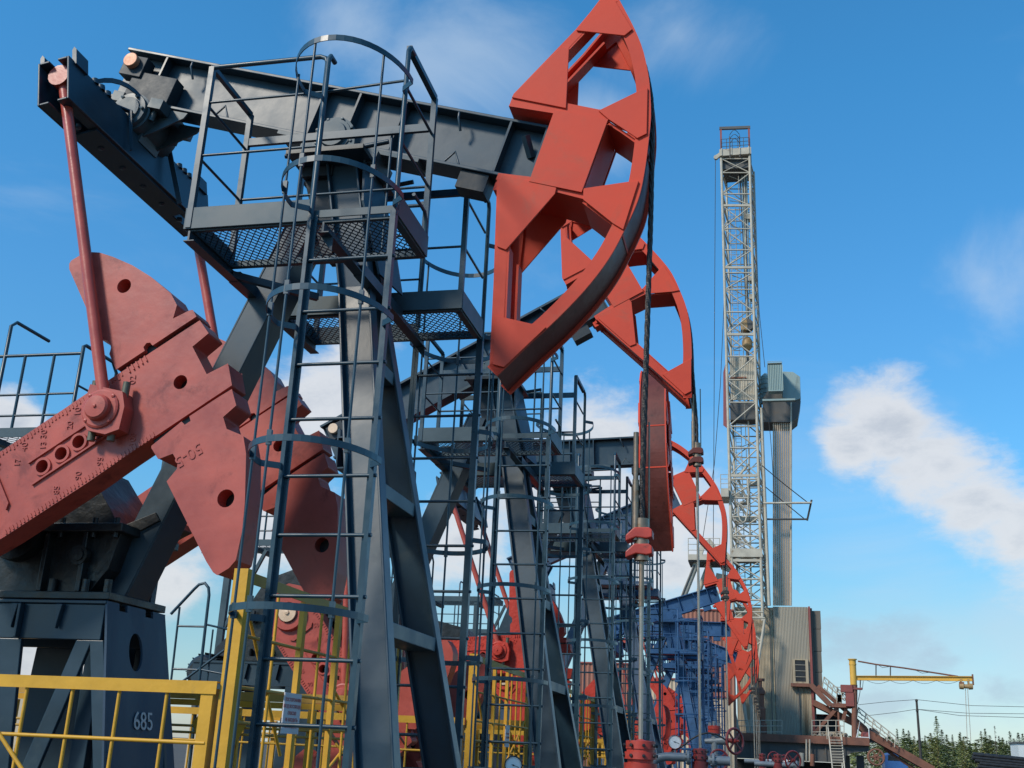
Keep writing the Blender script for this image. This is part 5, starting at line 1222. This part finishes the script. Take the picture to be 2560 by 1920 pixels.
# pipes and stones lying on the deck
for i in range(9):
    c = DP(2040+8*i+random.uniform(-2,2), 1841-random.uniform(0,5), 0.6); t = MB().lathe((0,0,0), (random.uniform(-.4,.4),1,0.1), [(0,0.06),(0,0.13),(0.7,0.13),(0.7,0.06),(0,0.06)], 10).obj('pipe_collar', M['rig_grey' if i % 2 else 'clad']); t.location = Vector(c)+o_
    tag(t, ORD[i]+' short pale pipe collar from the left on the rig deck', 'pipe', 'pipe collars heaped on the rig deck')
tk = thing('blue_tank', 'dark blue tank on the rig deck behind the diagonal struts', 'tank', Wp(2065, 1845, 2.0)); o_ = Vector(tk.location); a = Wp(2040,1843,2)-o_; b = Wp(2096,1790,2)-o_
MB().box(a.x, b.x, 0, 2.0, a.z, b.z).obj('tank_body', M['slate_dark'], tk, 0.05); MB().box(a.x-0.02, b.x+0.02, -0.03, 2.03, b.z+0.002, b.z+0.07).obj('tank_rim', M['rust_red'], tk)
# stair from the deck
st = thing('steel_stair', 'pale steel stair hanging from the rig deck towards the bottom edge', 'stair', Wp(2095, 1920, -2.0)); o_ = Vector(st.location)
for (x0,y0,x1,y1) in ((2070,1820,2083,1940),(2103,1838,2113,1940)): MB().bar(Wp(x0,y0,-1.8)-o_, Wp(x1,y1,-3.2)-o_, 0.06, 0.14, (0,1,0)).obj('stringer', M['rig_grey'], st)
for k in range(12):
    f = k/11; y = 1850+f*78; a = Wp(2074+f*8,y,-2.1-0.9*f)-o_; b = Wp(2104+f*8,y+0.5,-2.1-0.9*f)-o_; MB().bar(a, b, 0.20, 0.035, (0,0,1)).obj('tread', M['rig_grey'], st)
for x in (2068, 2102): MB().tube([Wp(x,1848,-1.7)-o_, Wp(x-2,1812,-1.7)-o_], 0.03, 6).obj('handrail_post', M['rig_grey'], st)
# landing with struts, catwalk ramp and its guard rails
ld_ = thing('stair_landing', 'rust brown landing on slanting struts right of the shed', 'rig landing', Wp(2105, 1765, 0.0)); o_ = Vector(ld_.location)
LP = lambda x, y, dy=0.0: Wp(x, y, dy)-o_
a = LP(2078,1768); b = LP(2130,1760); MB().box(a.x, b.x, -0.3, 1.2, a.z, b.z).obj('landing_plate', M['rust'], ld_)
for (x0,y0,x1,y1,w) in ((2028,1842,2092,1770,0.2),(2027,1712,2077,1764,0.3),(2095,1770,2098,1842,0.1),(2115,1770,2108,1800,0.2)): MB().bar(LP(x0,y0), LP(x1,y1), w, w, (0,1,0)).obj('strut', M['rust'], ld_)
m = MB()
for y in (1718,1732,1746): m.tube([LP(2092,y), LP(2128,y)], 0.022, 6)
for x in (2092,2104,2116,2128): m.tube([LP(x,1716), LP(x,1762)], 0.022, 6)
for x in (2097,2097): m.box(LP(x,1740).x-0.1, LP(x,1740).x+0.12, -0.33, -0.3, LP(x,1756).z, LP(x,1737).z)
m.obj('landing_rail', M['rig_grey'], ld_)
cw = thing('catwalk_ramp', 'long rust brown pipe ramp sloping down to the right from the shed', 'ramp', Wp(2180, 1840, 1.0)); o_ = Vector(cw.location)
CP = lambda x, y, dy=0.0: Wp(x, y, 1.0+dy)-o_
for q, w in ((((2033,1757),(2144,1812)),0.34),(((2044,1715),(2165,1822)),0.22),(((2144,1812),(2168,1832)),0.36),(((2165,1832),(2330,1925)),0.42),(((2210,1872),(2290,1925)),0.16)):
    MB().bar(CP(*q[0]), CP(*q[1]), 1.2 if w > 0.3 else 0.3, w, (0,0,1)).obj('ramp_beam', M['rust'], cw)
for q in (((2060,1692),(2118,1742)),((2060,1706),(2112,1752)),((2060,1720),(2105,1760)),((2145,1768),(2240,1842)),((2145,1779),(2236,1850)),((2145,1790),(2232,1857))): MB().tube([CP(*q[0],-0.9), CP(*q[1],-0.9)], 0.03, 6).obj('guard_rail', M['rig_grey'], cw)
for k in range(11):
    f = k/10
    if f < 0.5: x, y = 2060+116*f, 1692+100*f
    else: x, y = 2146+(f-0.5)*188, 1768+(f-0.5)*148
    MB().tube([CP(x, y,-0.9), CP(x-4, y+26,-0.9)], 0.03, 6).obj('rail_post', M['rig_grey'], cw)
    MB().tube([CP(x, y+2,-0.9), CP(x+9, y+22,-0.9)], 0.022, 6).obj('rail_brace', M['rig_grey'], cw)
c = CP(2182,1838,-0.4); MB().lathe(c, (0,1,0), [(0,0),(0,0.42),(0.6,0.42),(0.6,0)], 20).obj('roller_drum', M['rig_dark'], cw)
wc = thing('work_box', 'small white railed box at the right end of the rig deck', 'rig landing', Wp(2157, 1848, -0.8)); o_ = Vector(wc.location); a = Wp(2140,1847,-0.8)-o_; b = Wp(2172,1843,-0.8)-o_
MB().box(a.x, b.x, -0.3, 0.8, a.z, b.z).obj('box_floor', M['white_box'], wc); MB().tube([(a.x,-0.3,a.z),(a.x+0.25,-0.3,a.z+0.95),(b.x,-0.3,a.z+0.7),(b.x,-0.3,a.z)], 0.03, 6).obj('box_rail', M['white_box'], wc)
MB().lathe(((a.x+b.x)/2,0.2,0.2),(1,0.3,0),[(0,0),(0,0.2),(0.35,0.22),(0.35,0)],12).obj('motor', M['rust_red'], wc)
# jib crane
jc = thing('jib_crane', 'yellow jib crane with a long arm and hanging hoist, right of the rig', 'crane', Wp(2131, 1845, -0.5)); o_ = Vector(jc.location)
JP = lambda x, y, dy=0.0: Wp(x, y, -0.5+dy)-o_
a = JP(2132,1712); b = JP(2131,1650); MB().lathe((b.x,0,a.z), (0,0,1), [(0,0.19),(b.z-a.z-0.3,0.19),(b.z-a.z-0.29,0.21),(b.z-a.z-0.2,0.21),(b.z-a.z-0.19,0.19),(b.z-a.z,0.2),(b.z-a.z+0.01,0.26),(b.z-a.z+0.06,0.26),(b.z-a.z+0.07,0)], 20).obj('crane_head', M['crane_yellow'], jc)
c = JP(2137,1845); MB().tube([(c.x-0.02,0,c.z),(b.x+0.05,0,a.z)], 0.16, 14).obj('crane_post', M['rust'], jc)
m = MB(); q = JP(2122,1726); m.box(q.x-0.45,q.x+0.2,-0.25,0.25,q.z-0.1,q.z+0.3); m.box(q.x-0.1,q.x+0.75,-0.2,0.2,q.z+0.05,q.z+0.16); m.box(q.x-0.2,q.x+0.25,-0.22,0.22,q.z-0.9,q.z-0.1); m.obj('slew_gear', M['rust_red'], jc)
a = JP(2140,1695); b = JP(2430,1697)
m = MB(); d_ = (b-a)
for off, w, h in ((0.12,0.18,0.03),(-0.12,0.18,0.03),(0,0.02,0.21)): m.bar(a+Vector((0,0,off)), b+Vector((0,0,off)), w, h)
m.obj('jib_arm', M['crane_yellow'], jc)
MB().bar(a+Vector((0.5,0,0.143)), b+Vector((0,0,0.143)), 0.16, 0.012).obj('arm_rust_strip', M['rust'], jc)
MB().tube([JP(2145,1653), JP(2190,1661), JP(2260,1670), JP(2330,1681), JP(2395,1691)], 0.045, 6).obj('tie_rod', M['rust'], jc)
for x, y in ((2190,1660),(2226,1667)): MB().tube([JP(x,y), JP(x,1692)], 0.035, 6).obj('hanger', M['rig_dark'], jc)
m = MB()
for k in range(4):
    x0 = 2167+k*58; m.tube([JP(x0+58*t/8, 1701+8*math.sin(math.pi*t/8), -0.15) for t in range(9)], 0.011, 5)
m.tube([JP(2152,1700,-0.15), JP(2151,1716,-0.15), JP(2156,1724,-0.15), JP(2158,1702,-0.15)], 0.016, 5); m.tube([JP(2150,1700,-0.15), JP(2150,1730,-0.15), JP(2144,1760,-0.15)], 0.02, 5)
m.tube([JP(2195,1662,-0.1), JP(2206,1669,-0.1), JP(2222,1667,-0.1)], 0.014, 5); m.tube([JP(2290,1676,-0.1), JP(2305,1683,-0.1), JP(2325,1681,-0.1)], 0.014, 5)
m.obj('festoon_cable', M['cable'], jc)
m = MB(); e = JP(2432,1697); m.box(e.x-0.03,e.x+0.03,-0.12,0.12,e.z-0.35,e.z+0.25); m.box(e.x-0.75,e.x-0.5,-0.1,0.1,e.z-0.4,e.z-0.2); m.obj('end_stop', M['rust'], jc)
hs_ = JP(2415,1716); m = MB(); m.lathe((hs_.x-0.36,0,hs_.z), (1,0,0), [(0,0),(0,0.16),(0.22,0.18),(0.22,0.12),(0.5,0.12),(0.5,0.18),(0.72,0.16),(0.72,0)], 14); m.box(hs_.x-0.3,hs_.x-0.2,-0.08,0.08,hs_.z+0.1,hs_.z+0.4); m.box(hs_.x+0.1,hs_.x+0.2,-0.08,0.08,hs_.z+0.1,hs_.z+0.4); m.obj('hoist_trolley', M['block'], jc)
for x, xb in ((2413.5,2418),(2419,2427)): MB().tube([JP(x,1722), JP(xb,1852)], 0.018, 5).obj('hoist_cable', M['rig_grey'], jc)
# reel, blue cab, far bits
rl_ = thing('cable_reel', 'dark rusty cable reel under the end of the rig deck', 'reel', Wp(2190, 1893, -1.5)); 
m = MB()
for y in (-0.3, 0.3): m.tube([(0.42*math.cos(2*math.pi*i/24), y, 0.42*math.sin(2*math.pi*i/24)) for i in range(24)], 0.05, 6, closed=True)
for k in range(6): a_ = R(60*k); m.bar((0,-0.3,0),(0.42*math.cos(a_),-0.3,0.42*math.sin(a_)),0.05,0.05,(0,1,0))
m.cyl((0,-0.3,0),(0,0.3,0),0.16,12); m.obj('reel_body', M['rust'], rl_)
bc = thing('blue_truck_cab', 'bright blue cab partly hidden by the rust brown ramp at the bottom', 'truck', Wp(2245, 1935, 6)); o_ = Vector(bc.location); a = Wp(2212,1925,6)-o_; b = Wp(2268,1884,6)-o_
MB().prism([(a.x,a.z-1.6),(a.x,b.z-0.1),(a.x+0.25,b.z),(b.x-0.7,b.z),(b.x,a.z+0.25),(b.x,a.z-1.6)], -0.2, 1.8).obj('cab_body', M['blue_tarp'], bc, 0.08); MB().prism([(b.x-0.72,b.z-0.12),(b.x-0.45,b.z-0.45),(b.x-1.2,b.z-0.45),(b.x-1.15,b.z-0.12)], -0.22, -0.205).obj('cab_window', M['black'], bc)
c2 = thing('white_cabin', 'white cabin corner at the right edge above the black pipes', 'cabin', Wp(2580, 1900, 10)); o_ = Vector(c2.location); a = Wp(2551,1925,10)-o_; b = Wp(2640,1862,10)-o_
MB().box(a.x, b.x, 0, 2.5, a.z-1, b.z).obj('cabin_wall', M['white_box'], c2); MB().box(a.x-0.08, b.x, -0.1, 2.6, b.z+0.002, b.z+0.1).obj('cabin_roof', M['rig_dark'], c2)
for i in range(26):
    x = 2430+random.uniform(0,22)+ (i % 5)*6; y = 1886+ (i//5)*7.5 + (i % 5)*1.7
    a = Wp(x, y, -8+0.22*(i % 5)); t = MB().tube([(0,0,0),(5.4,0.35,-0.30)], 0.11, 8).obj('black_pipe', M['black']); t.location = a
    tag(t, 'black pipe in the corner heap, %s layer, %s from the left' % (['topmost','second','third','fourth','fifth','lowest'][i//5], ORD[i % 5]), 'pipe', 'black pipes heaped at the right edge')
# cladding walls behind the blue pumps
for (p, mt_, lab, dy) in ((((1444,1661),(1568,1930)), 'rust_panel', 'low red brown corrugated cabin behind the slate and blue pump legs', -4.0), (((1569,1700),(1720,1930)), 'tan', 'sandy coloured corrugated wall behind the first blue pump', -3.2),
                          (((1721,1745),(1833,1930)), 'tan', 'sandy corrugated wall low behind the blue pumps, left of the rig deck', -3.0),
                          (((1700,1527),(1832,1930)), 'rust_panel', 'tall red brown corrugated wall behind the red horse heads', -2.0)):
    a = at(p[0][0], p[1][1], 66+dy); b = at(p[1][0], p[0][1], 66+dy); t = thing('corrugated_cabin', lab, 'cabin', (a.x, a.y, 0))
    m = MB(); corrugated(m, 0, b.x-a.x, 0, 0, b.z, 0.22, 0.06); m.obj('front_wall', M[mt_], t)
    m = MB(); m.box(0, b.x-a.x, 0.08, 2.6, 0, b.z-0.02); m.obj('cabin_body', M[mt_], t); MB().box(-0.05, b.x-a.x+0.05, -0.05, 2.7, b.z+0.003, b.z+0.08).obj('roof_edge', M['rust_red'], t)
# tan site cabins low behind the near fence
for (px0, px1, py, Yc_, lab) in ((20, 92, 1700, 21.0, 'tan site cabin seen low on the left through the nearest pedestal'), (480, 545, 1770, 21.5, 'tan site cabin seen between the yellow posts left of the ladder')):
    a = at(px0, py, Yc_); b = at(px1, py, Yc_); t = thing('site_cabin', lab, 'cabin', (a.x, a.y, 0))
    MB().box(0, b.x-a.x, 0, 2, 0, a.z).obj('cabin_wall', M['tan'], t); MB().box(b.x-a.x+0.003, b.x-a.x+0.16, -0.02, 0.1, 0, a.z).obj('yellow_post', M['yellow'], t); MB().box(0, b.x-a.x, -0.04, 1.9, a.z+0.002, a.z+0.06).obj('cabin_roof', M['rig_dark'], t)
# power line
PLY = 150.0
pole = thing('power_pole', 'thin dark power pole rising above the forest', 'power pole', (at(2303,1900,PLY).x, PLY, 0)); po = Vector(pole.location)
t1 = at(2291,1748,PLY)-po; MB().tube([(0,0,0), t1], 0.19, 8, r2=0.13).obj('pole_shaft', M['wood'], pole)
for dz in (0.1, 1.3): MB().box(t1.x-0.12, t1.x+0.12, -0.5, 0.5, t1.z-dz-0.15, t1.z-dz).obj('cross_arm', M['wood'], pole)
for i, (p, lab) in enumerate(((((2145,1762),(2220,1754),(2291,1749)), 'upper power wire running left from the pole'), (((2170,1789),(2240,1781),(2291,1773)), 'lower power wire running left from the pole'), (((2291,1749),(2430,1764),(2600,1768)), 'upper power wire running right from the pole'), (((2291,1773),(2420,1783),(2600,1785)), 'middle power wire running right from the pole'), (((2291,1773),(2400,1789),(2600,1795)), 'lowest power wire running right from the pole'))):
    tag(MB().tube([at(x, y, PLY) for x, y in p], 0.028, 4).obj('power_wire', M['wood']), lab, 'wire')

# ------------------------------------------------------------------ forest
def conifer(h, seed, spread, mt_, dens=1.0, bare=0.12):
    rn = random.Random(seed); cr = MB()
    n = int(520*dens)
    for i in range(n):
        f = bare+(1-bare)*(rn.random()**0.85); z = h*f
        rad = h*spread*(1-f)**0.75*(0.75+0.5*rn.random())*(1.0+0.25*math.sin(f*38+seed))
        a = rn.random()*2*math.pi; r0 = rad*rn.random()**0.35
        c = Vector((r0*math.cos(a), r0*math.sin(a), z-0.18*r0)); sz = h*0.020*(0.6+rn.random()*0.9)*(0.55+0.6*(1-f))
        out_ = Vector((math.cos(a), math.sin(a), -0.25+0.5*rn.random())); si = Vector((-math.sin(a), math.cos(a), rn.uniform(-0.3,0.3)))
        up = Vector((rn.uniform(-.4,.4), rn.uniform(-.4,.4), 1))
        cr.add([c-si*sz*0.8, c+out_*sz*1.9, c+si*sz*0.8, c-out_*sz*0.6+up*sz*0.35], [(0,1,2),(0,2,3)])
    me = cr.mesh('crown', mt_)
    tr = MB().tube([(0,0,0),(rn.uniform(-.15,.15),0,h*0.5),(rn.uniform(-.1,.1),0,h*1.0)], h*0.011, 6, r2=h*0.002)
    for k in range(14): 
        a = rn.random()*6.28; z = h*(0.1+0.06*k); tr.tube([(0,0,z),(math.cos(a)*h*spread*0.6*(1-z/h),math.sin(a)*h*spread*0.6*(1-z/h),z-0.1)], h*0.002, 3, caps=False)
    return me, tr.mesh('trunk', M['bark'])
KIND = [conifer(12, 1, 0.17, M['needles'], 1.6, 0.18), conifer(12, 2, 0.13, M['needles'], 1.3, 0.12), conifer(12, 3, 0.20, M['needles2'], 1.3, 0.25), conifer(12, 4, 0.11, M['needles2'], 0.8, 0.3), conifer(12, 5, 0.16, M['needles'], 1.5, 0.08), conifer(12, 6, 0.05, M['bark'], 0.15, 0.4)]
KN = ['dense dark conifer', 'slender dark conifer', 'broad yellowish conifer', 'thin sparse larch', 'full dark green spruce', 'bare dead tree']
TREES = []
ALLPX = []
def tree_label(px, k):
    where = 'left of the power pole' if px < 2300 else ('between the pole and the hoist cables' if px < 2420 else 'right of the hoist cables')
    grp = sorted(p for p in ALLPX if (p < 2300) == (px < 2300) and (p < 2420) == (px < 2420))
    n = grp.index(px)
    o = ['first','second','third','fourth','fifth','sixth','seventh','eighth','ninth','tenth','eleventh','twelfth','thirteenth','fourteenth','fifteenth'][n]
    return KN[k]+', '+o+' tree from the left '+where
def tree(px, pytop, Y, k, lab=None):
    top = at(px, pytop, Y); TREES.append(px); t = thing('conifer_tree', lab or tree_label(px, k), 'tree', (top.x, Y, 0), 'trees of the forest edge')
    sc = top.z/12.0; r_ = random.uniform(0, 6.28)
    for name, me in zip(('crown', 'trunk'), KIND[k]):
        o = link(name, me, t); o.scale = (sc*random.uniform(0.9,1.15),)*2+(sc,); o.rotation_euler.z = r_
tree(2340, 1790, 175, 4, 'tallest spruce of the forest, pointed top right of the power pole')
SPOTS = ((2205,1846,0),(2222,1838,1),(2242,1822,3),(2258,1822,0),(2272,1826,1),(2285,1840,2),(2312,1838,1),(2326,1832,2),(2354,1824,0),(2366,1836,2),(2380,1836,1),(2398,1834,0),(2408,1842,2),(2424,1850,1),(2438,1858,0),(2452,1828,3),
                  (2462,1822,0),(2474,1838,2),(2486,1814,5),(2497,1840,1),(2506,1844,0),(2524,1828,1),(2534,1846,2),(2545,1832,0),(2556,1834,4),(2572,1840,0),(2195,1852,2),(2400,1830,3),(2232,1846,2),(2300,1850,0),(2340,1846,2),(2516,1852,0))
ALLPX += [p[0] for p in SPOTS]
for px, py, k in SPOTS:
    tree(px, py, random.uniform(168, 190), k, None if k != 5 else 'leafless dead tree standing above the forest on the right')
fr_me, tr_me = KIND[0]
rn = random.Random(5); fm = MB()
for i in range(260):
    Yt = rn.uniform(192, 260); px = rn.uniform(2120, 2680); h = rn.uniform(5.2, 7.4); c = at(px, 1900, Yt); 
    for j in range(110):
        f = 0.1+0.9*rn.random()**0.8; a = rn.random()*6.28; rad = h*0.2*(1-f)**0.7*rn.random()**0.4; s_z = h*0.045*(0.6+rn.random())
        p = Vector((c.x+rad*math.cos(a), Yt+rad*math.sin(a), h*f)); o1 = Vector((math.cos(a), math.sin(a), rn.uniform(-.3,.3))); o2 = Vector((-math.sin(a), math.cos(a), rn.uniform(-.3,.3)))
        fm.add([p-o2*s_z, p+o1*s_z*1.7, p+o2*s_z], [(0,1,2)])
fo = fm.obj('forest', M['needles']); fo['kind'] = 'stuff'
